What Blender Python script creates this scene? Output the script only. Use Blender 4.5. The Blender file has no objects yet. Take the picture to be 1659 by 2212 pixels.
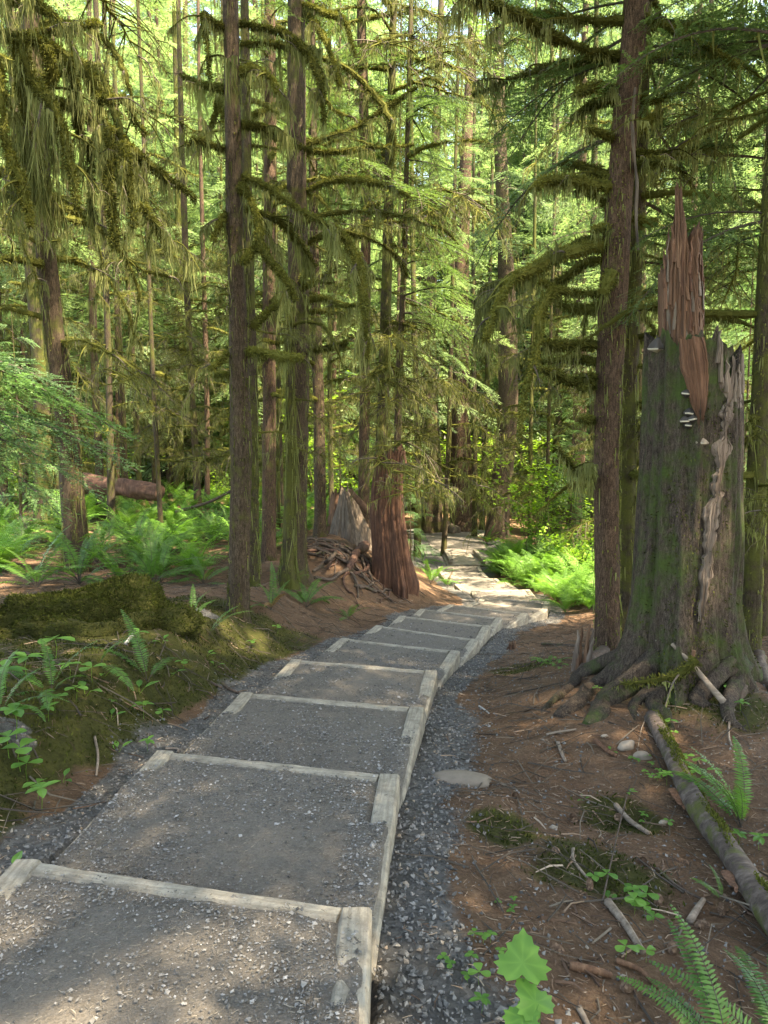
import bpy, math, random
import numpy as np
from mathutils import Vector, Matrix

# ------------------------------------------------------------------ camera, sky, sun, exposure
scene = bpy.context.scene
EYE, PITCH, FD = 1.55, math.radians(5.5), 1662.0          # eye height (m), downward pitch, focal length in reading units
cam_data = bpy.data.cameras.new("camera")
cam_data.sensor_fit = 'VERTICAL'
cam_data.sensor_height = 34.6
cam_data.lens = 34.6 * FD / 2212.0
cam_data.clip_start, cam_data.clip_end = 0.05, 600
cam = bpy.data.objects.new("camera", cam_data)
scene.collection.objects.link(cam)
cam.location = (0, 0, EYE)
cam.rotation_euler = (math.radians(90) - PITCH, 0, 0)
scene.camera = cam

SUN_AZ, SUN_EL = math.radians(125), math.radians(60)       # clockwise from +Y (the walking direction)
SUN = Vector((math.sin(SUN_AZ) * math.cos(SUN_EL), math.cos(SUN_AZ) * math.cos(SUN_EL), math.sin(SUN_EL)))
world = bpy.data.worlds.new("World"); scene.world = world
world.use_nodes = True
wn = world.node_tree.nodes; wn.clear()
sky = wn.new('ShaderNodeTexSky'); sky.sky_type = 'NISHITA'; sky.sun_disc = False
sky.sun_elevation, sky.sun_rotation = SUN_EL, SUN_AZ
bg = wn.new('ShaderNodeBackground'); bg.inputs['Strength'].default_value = 0.15
wo = wn.new('ShaderNodeOutputWorld')
world.node_tree.links.new(sky.outputs[0], bg.inputs[0]); world.node_tree.links.new(bg.outputs[0], wo.inputs[0])
ld = bpy.data.lights.new("sun", 'SUN'); ld.energy = 5.0; ld.angle = math.radians(0.5); ld.color = (1, .95, .86)
sun = bpy.data.objects.new("sun", ld); scene.collection.objects.link(sun)
sun.rotation_euler = SUN.to_track_quat('Z', 'Y').to_euler()
vs = scene.view_settings
scene.display_settings.display_device = 'sRGB'
vs.view_transform = 'Standard'; vs.look = 'None'; vs.gamma = 1.0; vs.use_curve_mapping = False
vs.exposure = 3.05
vs.use_white_balance = True; vs.white_balance_temperature = 8700; vs.white_balance_tint = 10
cy = scene.cycles
cy.max_bounces, cy.diffuse_bounces, cy.glossy_bounces, cy.transmission_bounces, cy.transparent_max_bounces = 6, 4, 2, 3, 4
cy.use_denoising = True
cy.caustics_reflective = cy.caustics_refractive = False
cy.sample_clamp_indirect = 4.0

R = np.random.default_rng(7)
COL = scene.collection

# ------------------------------------------------------------------ small library
def hash3(i, j, k, s):
    n = (i * 374761393 + j * 668265263 + k * 2147483647 + s * 974711) & 0xFFFFFFFF
    n = ((n ^ (n >> 13)) * 1274126177) & 0xFFFFFFFF
    return ((n ^ (n >> 16)) & 0xFFFF) / 65535.0

def noise(x, y, z=0.0, s=0):
    x, y, z = np.broadcast_arrays(np.asarray(x, float), np.asarray(y, float), np.asarray(z, float))
    xi, yi, zi = np.floor(x).astype(np.int64), np.floor(y).astype(np.int64), np.floor(z).astype(np.int64)
    fx, fy, fz = x - xi, y - yi, z - zi
    fx, fy, fz = fx*fx*(3-2*fx), fy*fy*(3-2*fy), fz*fz*(3-2*fz)
    r = 0
    for a in (0, 1):
        for b in (0, 1):
            for c in (0, 1):
                w = (fx if a else 1-fx) * (fy if b else 1-fy) * (fz if c else 1-fz)
                r = r + w * hash3(xi+a, yi+b, zi+c, s)
    return r * 2 - 1

def fbm(x, y, z=0.0, s=0, o=3):
    r, a = 0, 1.0
    for k in range(o):
        r = r + a * noise(np.asarray(x)*2**k, np.asarray(y)*2**k, np.asarray(z)*2**k, s+k); a *= .5
    return r

def smooth(a, b, x):
    t = np.clip((np.asarray(x, float) - a) / (b - a), 0, 1)
    return t*t*(3-2*t)

def unit(v):
    v = np.asarray(v, float)
    return v / np.maximum(np.linalg.norm(v, axis=-1, keepdims=True), 1e-9)

class MB:
    """collects vertices and faces, then links them as one mesh"""
    def __init__(s): s.v, s.t, s.f3, s.f4, s.m3, s.m4, s.n = [], [], [], [], [], [], 0
    def add(s, V, F3=None, F4=None, tint=.5, mat=0):
        V = np.asarray(V, float).reshape(-1, 3)
        s.v.append(V); s.t.append(np.broadcast_to(np.asarray(tint, float), (len(V),)).copy())
        for F, L, ML, k in ((F3, s.f3, s.m3, 3), (F4, s.f4, s.m4, 4)):
            if F is not None and len(F):
                F = np.asarray(F, np.int64).reshape(-1, k); L.append(F + s.n); ML.append(np.full(len(F), mat))
        s.n += len(V)
        return s
    def arrays(s):
        c = lambda L, k: np.concatenate(L) if L else np.zeros((0, k) if k else 0, np.int64)
        return (np.concatenate(s.v), np.concatenate(s.t), c(s.f3, 3), c(s.f4, 4), c(s.m3, 0), c(s.m4, 0))
    def add_arr(s, A, M=None, T=None, tint_shift=0.0):
        V, t, f3, f4, m3, m4 = A
        if M is not None: V = V @ np.asarray(M).T
        if T is not None: V = V + np.asarray(T)
        s.v.append(V); s.t.append(t + tint_shift)
        if len(f3): s.f3.append(f3 + s.n); s.m3.append(m3)
        if len(f4): s.f4.append(f4 + s.n); s.m4.append(m4)
        s.n += len(V)
    def mesh(s, name, mats, smooth_shade=False):
        V, t, f3, f4, m3, m4 = s.arrays()
        me = bpy.data.meshes.new(name)
        n3, n4 = len(f3), len(f4)
        me.vertices.add(len(V)); me.vertices.foreach_set('co', V.astype(np.float32).ravel())
        me.loops.add(n3*3 + n4*4)
        me.loops.foreach_set('vertex_index', np.concatenate([f3.ravel(), f4.ravel()]).astype(np.int32))
        me.polygons.add(n3 + n4)
        me.polygons.foreach_set('loop_start', np.concatenate([np.arange(n3)*3, n3*3 + np.arange(n4)*4]).astype(np.int32))
        me.polygons.foreach_set('material_index', np.concatenate([m3, m4]).astype(np.int32))
        me.polygons.foreach_set('use_smooth', np.full(n3+n4, smooth_shade))
        a = me.attributes.new('tint', 'FLOAT', 'POINT'); a.data.foreach_set('value', np.clip(t, 0, 1).astype(np.float32))
        for m in (mats if isinstance(mats, (list, tuple)) else [mats]): me.materials.append(m)
        me.update(calc_edges=True)
        return me
    def build(s, name, mats, parent=None, smooth_shade=False, **kw):
        return link(name, s.mesh(name, mats, smooth_shade), parent, **kw)

def link(name, me, parent=None, loc=None, rot=None, scl=None):
    o = bpy.data.objects.new(name, me); COL.objects.link(o)
    if parent is not None: o.parent = parent
    if loc is not None: o.location = loc
    if rot is not None: o.rotation_euler = rot
    if scl is not None: o.scale = (scl,)*3 if np.isscalar(scl) else scl
    return o

def tag(o, label, cat=None, group=None, kind=None):
    if label: o['label'] = label
    if cat: o['category'] = cat
    if group: o['group'] = group
    if kind: o['kind'] = kind
    return o

def thing(name, label, cat, loc=(0, 0, 0), group=None, rotz=0, scl=None):
    o = link(name, None, None, loc, (0, 0, rotz), scl); o.empty_display_size = .1
    return tag(o, label, cat, group)

def spline(P, n):
    """Catmull-Rom through the rows of P (any width), n samples"""
    P = np.asarray(P, float)
    if len(P) == 2: return P[0] + (P[1]-P[0]) * np.linspace(0, 1, n)[:, None]
    Q = np.vstack([2*P[0]-P[1], P, 2*P[-1]-P[-2]])
    t = np.linspace(0, len(P)-1-1e-6, n); i = t.astype(int); u = (t-i)[:, None]
    a, b, c, d = Q[i], Q[i+1], Q[i+2], Q[i+3]
    return .5*((2*b) + (c-a)*u + (2*a-5*b+4*c-d)*u*u + (3*b-a-3*c+d)*u**3)

def frames(P):
    T = unit(np.gradient(P, axis=0))
    n = np.cross(T[0], [0, 0, 1.0]);
    if np.linalg.norm(n) < .2: n = np.cross(T[0], [1.0, 0, 0])
    N = [unit(n)]
    for i in range(1, len(P)):
        v = N[-1] - T[i]*np.dot(N[-1], T[i]); N.append(unit(v))
    N = np.array(N); return T, N, np.cross(T, N)

def tube(mb, P, rad, seg=8, rfun=None, mat=0, tint=.5, cap=True):
    """skin along P; rad per point; rfun(theta, s, centre) multiplies the radius"""
    P = np.asarray(P, float); k = len(P)
    T, N, B = frames(P)
    th = np.linspace(0, 2*np.pi, seg, endpoint=False)
    r = np.broadcast_to(np.asarray(rad, float), (k,))[:, None] * np.ones((1, seg))
    if rfun is not None: r = r * rfun(th[None, :], np.linspace(0, 1, k)[:, None], P[:, None, :])
    V = P[:, None] + r[..., None]*(np.cos(th)[None, :, None]*N[:, None] + np.sin(th)[None, :, None]*B[:, None])
    i, j = np.meshgrid(np.arange(k-1), np.arange(seg), indexing='ij')
    a = i*seg + j; b = i*seg + (j+1) % seg
    F = np.stack([a, b, b+seg, a+seg], -1).reshape(-1, 4)
    V = V.reshape(-1, 3); F3 = []
    if cap:
        V = np.vstack([V, P[0], P[-1]]); c0, c1 = k*seg, k*seg+1
        for q in range(seg):
            F3 += [(c0, (q+1) % seg, q), (c1, (k-1)*seg+q, (k-1)*seg+(q+1) % seg)]
    mb.add(V, F3 or None, F, tint, mat)
    return mb

def rand_rot(n, rng):
    q = unit(rng.normal(size=(n, 4))); w, x, y, z = q.T
    return np.stack([np.stack([1-2*(y*y+z*z), 2*(x*y-z*w), 2*(x*z+y*w)], -1),
                     np.stack([2*(x*y+z*w), 1-2*(x*x+z*z), 2*(y*z-x*w)], -1),
                     np.stack([2*(x*z-y*w), 2*(y*z+x*w), 1-2*(x*x+y*y)], -1)], -2)

def kites(mb, P, D, S, L, W, tint, mat=0, bow=.5):
    """one four-cornered leaf per row: base P, direction D, side S, length L, width W"""
    L = np.broadcast_to(L, (len(P),))[:, None]; W = np.broadcast_to(W, (len(P),))[:, None]
    V = np.stack([P, P + D*L*bow + S*W*.5, P + D*L, P + D*L*bow - S*W*.5], 1)
    F = np.arange(len(P)*4).reshape(-1, 4)
    mb.add(V, None, F, np.repeat(np.broadcast_to(tint, (len(P),)), 4), mat)

def strands(mb, P, L, W, rng, mat=0, sway=.15, tint=None):
    """hanging ribbons, tapering, four stations each"""
    n = len(P)
    if n == 0: return
    L = np.broadcast_to(L, (n,)); W = np.broadcast_to(W, (n,))
    az = rng.uniform(0, 2*np.pi, n); S = np.stack([np.cos(az), np.sin(az), np.zeros(n)], -1)
    off = rng.normal(0, sway, (n, 2)); off2 = off + rng.normal(0, sway*.7, (n, 2))
    t = np.array([0, .35, .7, 1.0]); w = np.array([.9, 1.0, .7, .12])
    C = np.repeat(P[:, None], 4, 1)
    C[:, :, 2] -= t[None]*L[:, None]
    C[:, :, :2] += ((off[:, None]*t[None, :, None]) + (off2[:, None]-off[:, None])*(t[None, :, None]**2)) * L[:, None, None]
    V = np.stack([C - S[:, None]*w[None, :, None]*W[:, None, None]*.5, C + S[:, None]*w[None, :, None]*W[:, None, None]*.5], 2).reshape(n, 8, 3)
    b = (np.arange(n)*8)[:, None, None]
    F = (b + np.array([[0, 1, 3, 2], [2, 3, 5, 4], [4, 5, 7, 6]])[None]).reshape(-1, 4)
    tint = rng.uniform(0, 1, n) if tint is None else np.broadcast_to(tint, (n,))
    mb.add(V.reshape(-1, 3), None, F, np.repeat(tint, 8), mat)

ICO = None
def ico():
    global ICO
    if ICO is None:
        p = (1+5**.5)/2
        v = unit(np.array([(-1,p,0),(1,p,0),(-1,-p,0),(1,-p,0),(0,-1,p),(0,1,p),(0,-1,-p),(0,1,-p),(p,0,-1),(p,0,1),(-p,0,-1),(-p,0,1)], float))
        f = [(0,11,5),(0,5,1),(0,1,7),(0,7,10),(0,10,11),(1,5,9),(5,11,4),(11,10,2),(10,7,6),(7,1,8),(3,9,4),(3,4,2),(3,2,6),(3,6,8),(3,8,9),(4,9,5),(2,4,11),(6,2,10),(8,6,7),(9,8,1)]
        ICO = (v, np.array(f))
    return ICO

OCT = (np.array([(1,0,0),(-1,0,0),(0,1,0),(0,-1,0),(0,0,1),(0,0,-1)], float),
       np.array([(0,2,4),(2,1,4),(1,3,4),(3,0,4),(2,0,5),(1,2,5),(3,1,5),(0,3,5)]))

def stones(mb, P, size, rng, base='ico', flat=.6, mat=0, tint=None):
    v, f = ico() if base == 'ico' else OCT
    n = len(P)
    if n == 0: return
    V = v[None]*(1 + rng.uniform(-.28, .28, (n, len(v), 1)))*np.array([1, 1, 1.0])
    sc = np.stack([rng.uniform(.8, 1.35, n), rng.uniform(.65, 1.0, n), rng.uniform(.45, .85, n)], -1)
    V = np.einsum('nij,nkj->nki', rand_rot(n, rng), V*sc[:, None])
    V[..., 2] *= flat + .2
    V = V*np.broadcast_to(size, (n,))[:, None, None]*.5 + P[:, None]
    F = (f[None] + (np.arange(n)*len(v))[:, None, None]).reshape(-1, 3)
    mb.add(V.reshape(-1, 3), F, None, np.repeat(rng.uniform(0, 1, n) if tint is None else tint, len(v)), mat)

def sticks(mb, A, B, rad, rng, mat=0, tint=None, bend=.06):
    """three-sided slivers from A to B with a bend in the middle"""
    n = len(A)
    if n == 0: return
    D = unit(B-A); S = unit(np.cross(D, rng.normal(size=(n, 3)))); U = np.cross(D, S)
    L = np.linalg.norm(B-A, axis=1)[:, None]
    M = (A+B)/2 + (S*rng.normal(0, bend, (n, 1)) + U*rng.normal(0, bend*.3, (n, 1)))*L
    rad = np.broadcast_to(rad, (n,))[:, None]
    rings = []
    for C, k in ((A, 1.0), (M, .95), (B, .55)):
        for q in range(3):
            a = q*2*np.pi/3
            rings.append(C + (S*math.cos(a) + U*math.sin(a))*rad*k)
    V = np.stack(rings, 1)
    f = [(r*3+q, r*3+(q+1) % 3, (r+1)*3+(q+1) % 3, (r+1)*3+q) for r in (0, 1) for q in range(3)]
    F = (np.array(f)[None] + (np.arange(n)*9)[:, None, None]).reshape(-1, 4)
    mb.add(V.reshape(-1, 3), None, F, np.repeat(rng.uniform(0, 1, n) if tint is None else tint, 9), mat)

# ------------------------------------------------------------------ materials
def new_mat(name):
    m = bpy.data.materials.new(name); m.use_nodes = True
    nt = m.node_tree; nt.nodes.clear()
    def N(t, **kw):
        n = nt.nodes.new(t)
        for k, v in kw.items():
            if k.startswith('i_'):
                n.inputs[int(k[2:]) if k[2:].isdigit() else k[2:].replace('_', ' ')].default_value = v
            else: setattr(n, k, v)
        return n
    return m, nt, N, nt.links.new

def ramp(N, stops):
    r = N('ShaderNodeValToRGB'); e = r.color_ramp.elements
    while len(e) > 1: e.remove(e[-1])
    e[0].position = stops[0][0]; e[0].color = (*stops[0][1], 1)
    for p, c in stops[1:]:
        x = e.new(p); x.color = (*c, 1)
    return r

def mixc(N, L, fac, a, b, mode='MIX'):
    m = N('ShaderNodeMix'); m.data_type = 'RGBA'; m.blend_type = mode; m.clamp_factor = True
    for s, v in ((m.inputs[0], fac), (m.inputs[6], a), (m.inputs[7], b)):
        if hasattr(v, 'is_linked'): L(v, s)
        elif isinstance(v, tuple): s.default_value = (*v, 1)
        else: s.default_value = v
    return m.outputs[2]

def math_(N, L, op, a, b=0.0, clamp=False):
    m = N('ShaderNodeMath'); m.operation = op; m.use_clamp = clamp
    for s, v in ((m.inputs[0], a), (m.inputs[1], b)):
        if hasattr(v, 'is_linked'): L(v, s)
        else: s.default_value = v
    return m.outputs[0]

def coords(N, L, scale=(1, 1, 1), src='Object'):
    c = N('ShaderNodeTexCoord'); mp = N('ShaderNodeMapping'); mp.inputs['Scale'].default_value = scale
    L(c.outputs[src], mp.inputs[0]); return mp.outputs[0]

def nz(N, L, vec, scale, detail=4, rough=.6):
    n = N('ShaderNodeTexNoise'); n.inputs['Scale'].default_value = scale; n.inputs['Detail'].default_value = detail; n.inputs['Roughness'].default_value = rough
    if vec is not None: L(vec, n.inputs['Vector'])
    return n.outputs[0]

def finish(m, nt, N, L, col, rough=.8, bump=None, bstr=.4, bdist=.01, spec=.3):
    p = N('ShaderNodeBsdfPrincipled')
    if hasattr(col, 'is_linked'): L(col, p.inputs['Base Color'])
    else: p.inputs['Base Color'].default_value = (*col, 1)
    if hasattr(rough, 'is_linked'): L(rough, p.inputs['Roughness'])
    else: p.inputs['Roughness'].default_value = rough
    p.inputs['Specular IOR Level'].default_value = spec
    if bump is not None:
        b = N('ShaderNodeBump'); b.inputs['Strength'].default_value = bstr; b.inputs['Distance'].default_value = bdist
        L(bump, b.inputs['Height']); L(b.outputs[0], p.inputs['Normal'])
    o = N('ShaderNodeOutputMaterial'); L(p.outputs[0], o.inputs[0])
    return m

def bark(name, dark, mid, light, moss=.45, lichen=.6, mosscol=(.055, .06, .012)):
    m, nt, N, L = new_mat(name)
    st = coords(N, L, (1, 1, .2)); v = coords(N, L); s2 = coords(N, L, (1, 1, .5))
    oi = N('ShaderNodeObjectInfo')
    ridge = nz(N, L, st, 75, 7, .75); fine = nz(N, L, s2, 190, 4, .7); big = nz(N, L, v, 2.3, 3)
    h = math_(N, L, 'ADD', math_(N, L, 'MULTIPLY', ridge, .62), math_(N, L, 'MULTIPLY', fine, .38))
    c = ramp(N, [(.40, dark), (.49, mid), (.61, light)]); L(h, c.inputs[0])
    lich = nz(N, L, v, 19, 5, .7); lm = ramp(N, [(lichen, (0, 0, 0)), (lichen+.06, (1, 1, 1))]); L(lich, lm.inputs[0])
    col = mixc(N, L, lm.outputs[0], c.outputs[0], (.25, .25, .21))
    mn = math_(N, L, 'ADD', math_(N, L, 'MULTIPLY', big, .7), math_(N, L, 'MULTIPLY', nz(N, L, v, 11, 5, .7), .5))
    mn = math_(N, L, 'ADD', mn, math_(N, L, 'MULTIPLY', math_(N, L, 'SUBTRACT', oi.outputs['Random'], .5), .12))
    mm = ramp(N, [(1.02-moss, (0, 0, 0)), (1.18-moss, (1, 1, 1))]); L(mn, mm.inputs[0])
    mc = mixc(N, L, nz(N, L, v, 60, 3), tuple(x*.6 for x in mosscol), tuple(x*1.7 for x in mosscol))
    col = mixc(N, L, mm.outputs[0], col, mc)
    hb = math_(N, L, 'ADD', h, math_(N, L, 'MULTIPLY', nz(N, L, v, 140, 3), .25))
    return finish(m, nt, N, L, col, .88, hb, .9, .025, .2)

def leafy(name, dark, light, trans=.4, rough=.5, tcol=None, spec=.3, objvar=.25):
    """leaves, needles, moss: colour runs with the per-leaf tint; some light passes through"""
    m, nt, N, L = new_mat(name)
    at = N('ShaderNodeAttribute', attribute_name='tint'); oi = N('ShaderNodeObjectInfo')
    f = math_(N, L, 'ADD', at.outputs['Fac'], math_(N, L, 'MULTIPLY', math_(N, L, 'SUBTRACT', oi.outputs['Random'], .5), objvar*2))
    col = mixc(N, L, f, dark, light)
    p = N('ShaderNodeBsdfPrincipled'); L(col, p.inputs['Base Color']); p.inputs['Roughness'].default_value = rough; p.inputs['Specular IOR Level'].default_value = spec
    t = N('ShaderNodeBsdfTranslucent')
    tc = mixc(N, L, 1.0, col, tcol or (1.25, 1.3, .7), 'MULTIPLY'); L(tc, t.inputs[0])
    mx = N('ShaderNodeMixShader'); mx.inputs[0].default_value = trans
    L(p.outputs[0], mx.inputs[1]); L(t.outputs[0], mx.inputs[2])
    o = N('ShaderNodeOutputMaterial'); L(mx.outputs[0], o.inputs[0])
    return m

def wood(name, a, b, c, sc=(1, 1, .05), scale=30, rough=.75, bstr=.7, moss=None):
    m, nt, N, L = new_mat(name)
    st = coords(N, L, sc); v = coords(N, L)
    g = nz(N, L, st, scale, 6, .65)
    r = ramp(N, [(.3, a), (.5, b), (.72, c)]); L(g, r.inputs[0])
    col = mixc(N, L, math_(N, L, 'MULTIPLY', nz(N, L, v, 6, 4), .6), r.outputs[0], tuple(x*.55 for x in a))
    if moss:
        mm = ramp(N, [(moss, (0, 0, 0)), (moss+.12, (1, 1, 1))]); L(nz(N, L, v, 7, 5, .7), mm.inputs[0])
        col = mixc(N, L, mm.outputs[0], col, (.06, .065, .015))
    return finish(m, nt, N, L, col, rough, g, bstr, .015)

def tinted(name, stops, rough=.85, nscale=60, spec=.3):
    m, nt, N, L = new_mat(name)
    at = N('ShaderNodeAttribute', attribute_name='tint')
    r = ramp(N, stops); L(at.outputs['Fac'], r.inputs[0])
    n = nz(N, L, coords(N, L), nscale, 4, .7)
    col = mixc(N, L, math_(N, L, 'MULTIPLY', n, .55), r.outputs[0], (.02, .02, .02))
    return finish(m, nt, N, L, col, rough, n, .3, .004, spec)

M = {}
M['bark'] = bark('hemlock_bark', (.010, .007, .004), (.046, .032, .020), (.11, .080, .054), .42, .70)
M['bark_moss'] = bark('mossy_bark', (.010, .008, .005), (.04, .03, .02), (.085, .065, .043), .50, .74)
M['bark_red'] = bark('red_bark', (.013, .008, .005), (.062, .038, .024), (.14, .092, .062), .36, .73)
M['bark_snag'] = bark('snag_bark', (.010, .007, .006), (.042, .031, .024), (.10, .078, .058), .425, .70, (.034, .052, .012))
M['moss'] = leafy('branch_moss', (.030, .034, .009), (.14, .145, .036), .25, .9, spec=.05)
M['hang'] = leafy('hanging_moss', (.062, .070, .024), (.245, .26, .11), .5, .9, (1.12, 1.22, .8), spec=.05)
M['ground_moss'] = leafy('ground_moss', (.022, .028, .007), (.095, .105, .024), .2, .9, spec=.05)
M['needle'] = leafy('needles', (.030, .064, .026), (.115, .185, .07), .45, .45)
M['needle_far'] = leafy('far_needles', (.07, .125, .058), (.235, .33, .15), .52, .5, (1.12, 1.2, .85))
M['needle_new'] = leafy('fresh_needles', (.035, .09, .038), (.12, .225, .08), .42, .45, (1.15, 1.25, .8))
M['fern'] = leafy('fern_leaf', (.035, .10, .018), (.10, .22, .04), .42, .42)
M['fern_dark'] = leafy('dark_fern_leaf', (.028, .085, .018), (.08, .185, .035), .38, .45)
M['lady'] = leafy('lady_fern_leaf', (.06, .16, .025), (.15, .31, .055), .45, .45)
M['fern_dry'] = leafy('dry_fern_leaf', (.14, .07, .03), (.28, .17, .07), .3, .7)
M['leaf'] = leafy('broad_leaf', (.05, .15, .03), (.13, .28, .055), .45, .4)
M['shrub'] = leafy('shrub_leaf', (.08, .17, .02), (.22, .36, .05), .5, .45)
M['twig'] = tinted('twig_bark', [(0, (.03, .022, .016)), (.5, (.065, .05, .036)), (1, (.15, .12, .088))])
M['needle_litter'] = tinted('needle_litter', [(0, (.06, .032, .020)), (.5, (.155, .09, .055)), (.85, (.28, .19, .125)), (1, (.40, .31, .23))])
M['pebble'] = tinted('grey_pebble', [(0, (.062, .062, .060)), (.5, (.15, .148, .142)), (.9, (.26, .25, .235)), (.97, (.31, .23, .16)), (1, (.38, .34, .28))], .8, 90)
M['chip'] = tinted('path_chip', [(0, (.07, .066, .060)), (.5, (.165, .158, .147)), (.9, (.28, .27, .255)), (1, (.40, .39, .375))], .85, 90)
M['straw'] = tinted('path_straw', [(0, (.11, .09, .07)), (.6, (.22, .19, .15)), (1, (.34, .30, .24))], .8, 90)
M['red_wood'] = wood('rotten_red_wood', (.045, .021, .011), (.125, .062, .034), (.24, .138, .082))
M['red_bark_wood'] = wood('rotten_red_bark', (.030, .012, .007), (.095, .042, .024), (.19, .092, .052), (1, 1, .12), 45, .8, .9)
M['grey_wood'] = wood('grey_weathered_wood', (.045, .033, .024), (.13, .098, .072), (.26, .205, .155))
M['orange_wood'] = wood('fresh_orange_wood', (.055, .025, .014), (.15, .07, .038), (.23, .122, .072), (1, 1, .05), 55, .75, .9)
M['pale_wood'] = wood('pale_bare_wood', (.06, .042, .032), (.17, .128, .10), (.30, .245, .20), (1, 1, .06), 45, .8, .9)
M['log_bark'] = wood('log_bark', (.035, .025, .02), (.095, .07, .058), (.20, .16, .135), (.3, 1, 1), 24, .85, .9, .52)
M['root'] = wood('root_bark', (.035, .024, .018), (.085, .06, .045), (.15, .115, .09), (1, 1, .3), 22, .85, .8, .56)
M['root_red'] = wood('root_red', (.045, .022, .015), (.105, .055, .038), (.19, .11, .075), (1, 1, .2), 22, .85, .8)
M['stone'] = tinted('tan_stone', [(0, (.16, .13, .10)), (1, (.34, .28, .22))], .8, 30)
M['stick'] = wood('stick_wood', (.10, .075, .055), (.22, .17, .13), (.37, .30, .235), (.15, 1, 1), 30, .8)
M['birch'] = wood('white_lichen_stick', (.06, .05, .04), (.34, .33, .30), (.6, .59, .55), (1, 1, 1), 22, .8)
M['fungus_dark'] = tinted('fungus_top', [(0, (.012, .011, .010)), (1, (.045, .036, .03))], .6, 30)
M['fungus_pale'] = tinted('fungus_rim', [(0, (.38, .33, .25)), (1, (.55, .5, .4))], .7, 30)

def timber_mat():
    m, nt, N, L = new_mat('weathered_timber')
    st = coords(N, L, (.06, 1, 1)); v = coords(N, L)
    g = nz(N, L, st, 55, 6, .65)
    r = ramp(N, [(.28, (.155, .138, .108)), (.5, (.265, .237, .187)), (.75, (.37, .335, .27))]); L(g, r.inputs[0])
    d = ramp(N, [(.42, (0, 0, 0)), (.64, (1, 1, 1))]); L(nz(N, L, v, 9, 6, .75), d.inputs[0])
    col = mixc(N, L, math_(N, L, 'MULTIPLY', d.outputs[0], .72), r.outputs[0], (.105, .09, .072))
    spk = ramp(N, [(.66, (0, 0, 0)), (.70, (1, 1, 1))]); L(nz(N, L, v, 120, 2), spk.inputs[0])
    col = mixc(N, L, math_(N, L, 'MULTIPLY', spk.outputs[0], .6), col, (.08, .07, .06))
    return finish(m, nt, N, L, col, .85, math_(N, L, 'ADD', g, math_(N, L, 'MULTIPLY', d.outputs[0], .4)), .6, .008)
M['timber'] = timber_mat()

def tread_mat(name, k=1.0):
    m, nt, N, L = new_mat(name)
    v = coords(N, L)
    fine = nz(N, L, v, 150, 6, .8); mid = nz(N, L, v, 9, 5, .65); big = nz(N, L, v, 1.7, 4, .6)
    vo = N('ShaderNodeTexVoronoi'); vo.inputs['Scale'].default_value = 85; L(v, vo.inputs['Vector'])
    r = ramp(N, [(.3, (.050*k, .041*k, .031*k)), (.5, (.102*k, .085*k, .066*k)), (.70, (.20*k, .172*k, .14*k))]); L(fine, r.inputs[0])
    bl = mixc(N, L, .35, r.outputs[0], mixc(N, L, vo.outputs['Color'], (.06*k, .055*k, .05*k), (.20*k, .19*k, .18*k)))
    br = ramp(N, [(.38, (0, 0, 0)), (.66, (1, 1, 1))]); L(math_(N, L, 'ADD', math_(N, L, 'MULTIPLY', mid, .5), math_(N, L, 'MULTIPLY', big, .5)), br.inputs[0])
    col = mixc(N, L, math_(N, L, 'MULTIPLY', br.outputs[0], .55), bl, (.162*k, .144*k, .122*k))
    return finish(m, nt, N, L, col, .9, math_(N, L, 'ADD', fine, math_(N, L, 'MULTIPLY', vo.outputs[0], .6)), .9, .012)
M['tread'] = tread_mat('packed_gravel')
M['path'] = tread_mat('path_gravel', 1.3)

def ground_mat():
    m, nt, N, L = new_mat('forest_floor')
    z = N('ShaderNodeAttribute', attribute_name='zone'); sp = N('ShaderNodeSeparateColor'); L(z.outputs['Color'], sp.inputs[0])
    v = coords(N, L)
    f = nz(N, L, v, 60, 8, .8); g = nz(N, L, v, 8, 6, .7); b = nz(N, L, v, 1.3, 4, .6)
    duff = ramp(N, [(.3, (.044, .028, .017)), (.5, (.128, .080, .050)), (.64, (.23, .155, .10)), (.8, (.38, .28, .20))]); L(math_(N, L, 'ADD', math_(N, L, 'MULTIPLY', f, .65), math_(N, L, 'MULTIPLY', g, .35)), duff.inputs[0])
    red = mixc(N, L, math_(N, L, 'MULTIPLY', b, .5), duff.outputs[0], (.12, .062, .036))
    vo = N('ShaderNodeTexVoronoi'); vo.inputs['Scale'].default_value = 42; L(v, vo.inputs['Vector'])
    gr = mixc(N, L, vo.outputs['Color'], (.06, .058, .054), (.20, .192, .18))
    gr = mixc(N, L, math_(N, L, 'MULTIPLY', f, .6), gr, (.045, .043, .042))
    ms = ramp(N, [(.32, (.018, .019, .006)), (.5, (.045, .047, .012)), (.72, (.09, .085, .022))]); L(math_(N, L, 'ADD', math_(N, L, 'MULTIPLY', f, .5), math_(N, L, 'MULTIPLY', g, .5)), ms.inputs[0])
    def edge(ch, lo=.38, hi=.62):
        e = ramp(N, [(lo, (0, 0, 0)), (hi, (1, 1, 1))])
        L(math_(N, L, 'ADD', ch, math_(N, L, 'MULTIPLY', math_(N, L, 'SUBTRACT', g, .5), .7)), e.inputs[0]); return e.outputs[0]
    col = mixc(N, L, edge(sp.outputs[1]), red, ms.outputs[0])
    col = mixc(N, L, edge(sp.outputs[0]), col, gr)
    h = math_(N, L, 'ADD', f, math_(N, L, 'ADD', math_(N, L, 'MULTIPLY', g, 1.2), math_(N, L, 'MULTIPLY', vo.outputs[0], .5)))
    return finish(m, nt, N, L, col, .95, h, .9, .03, .15)
M['ground'] = ground_mat()

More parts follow.
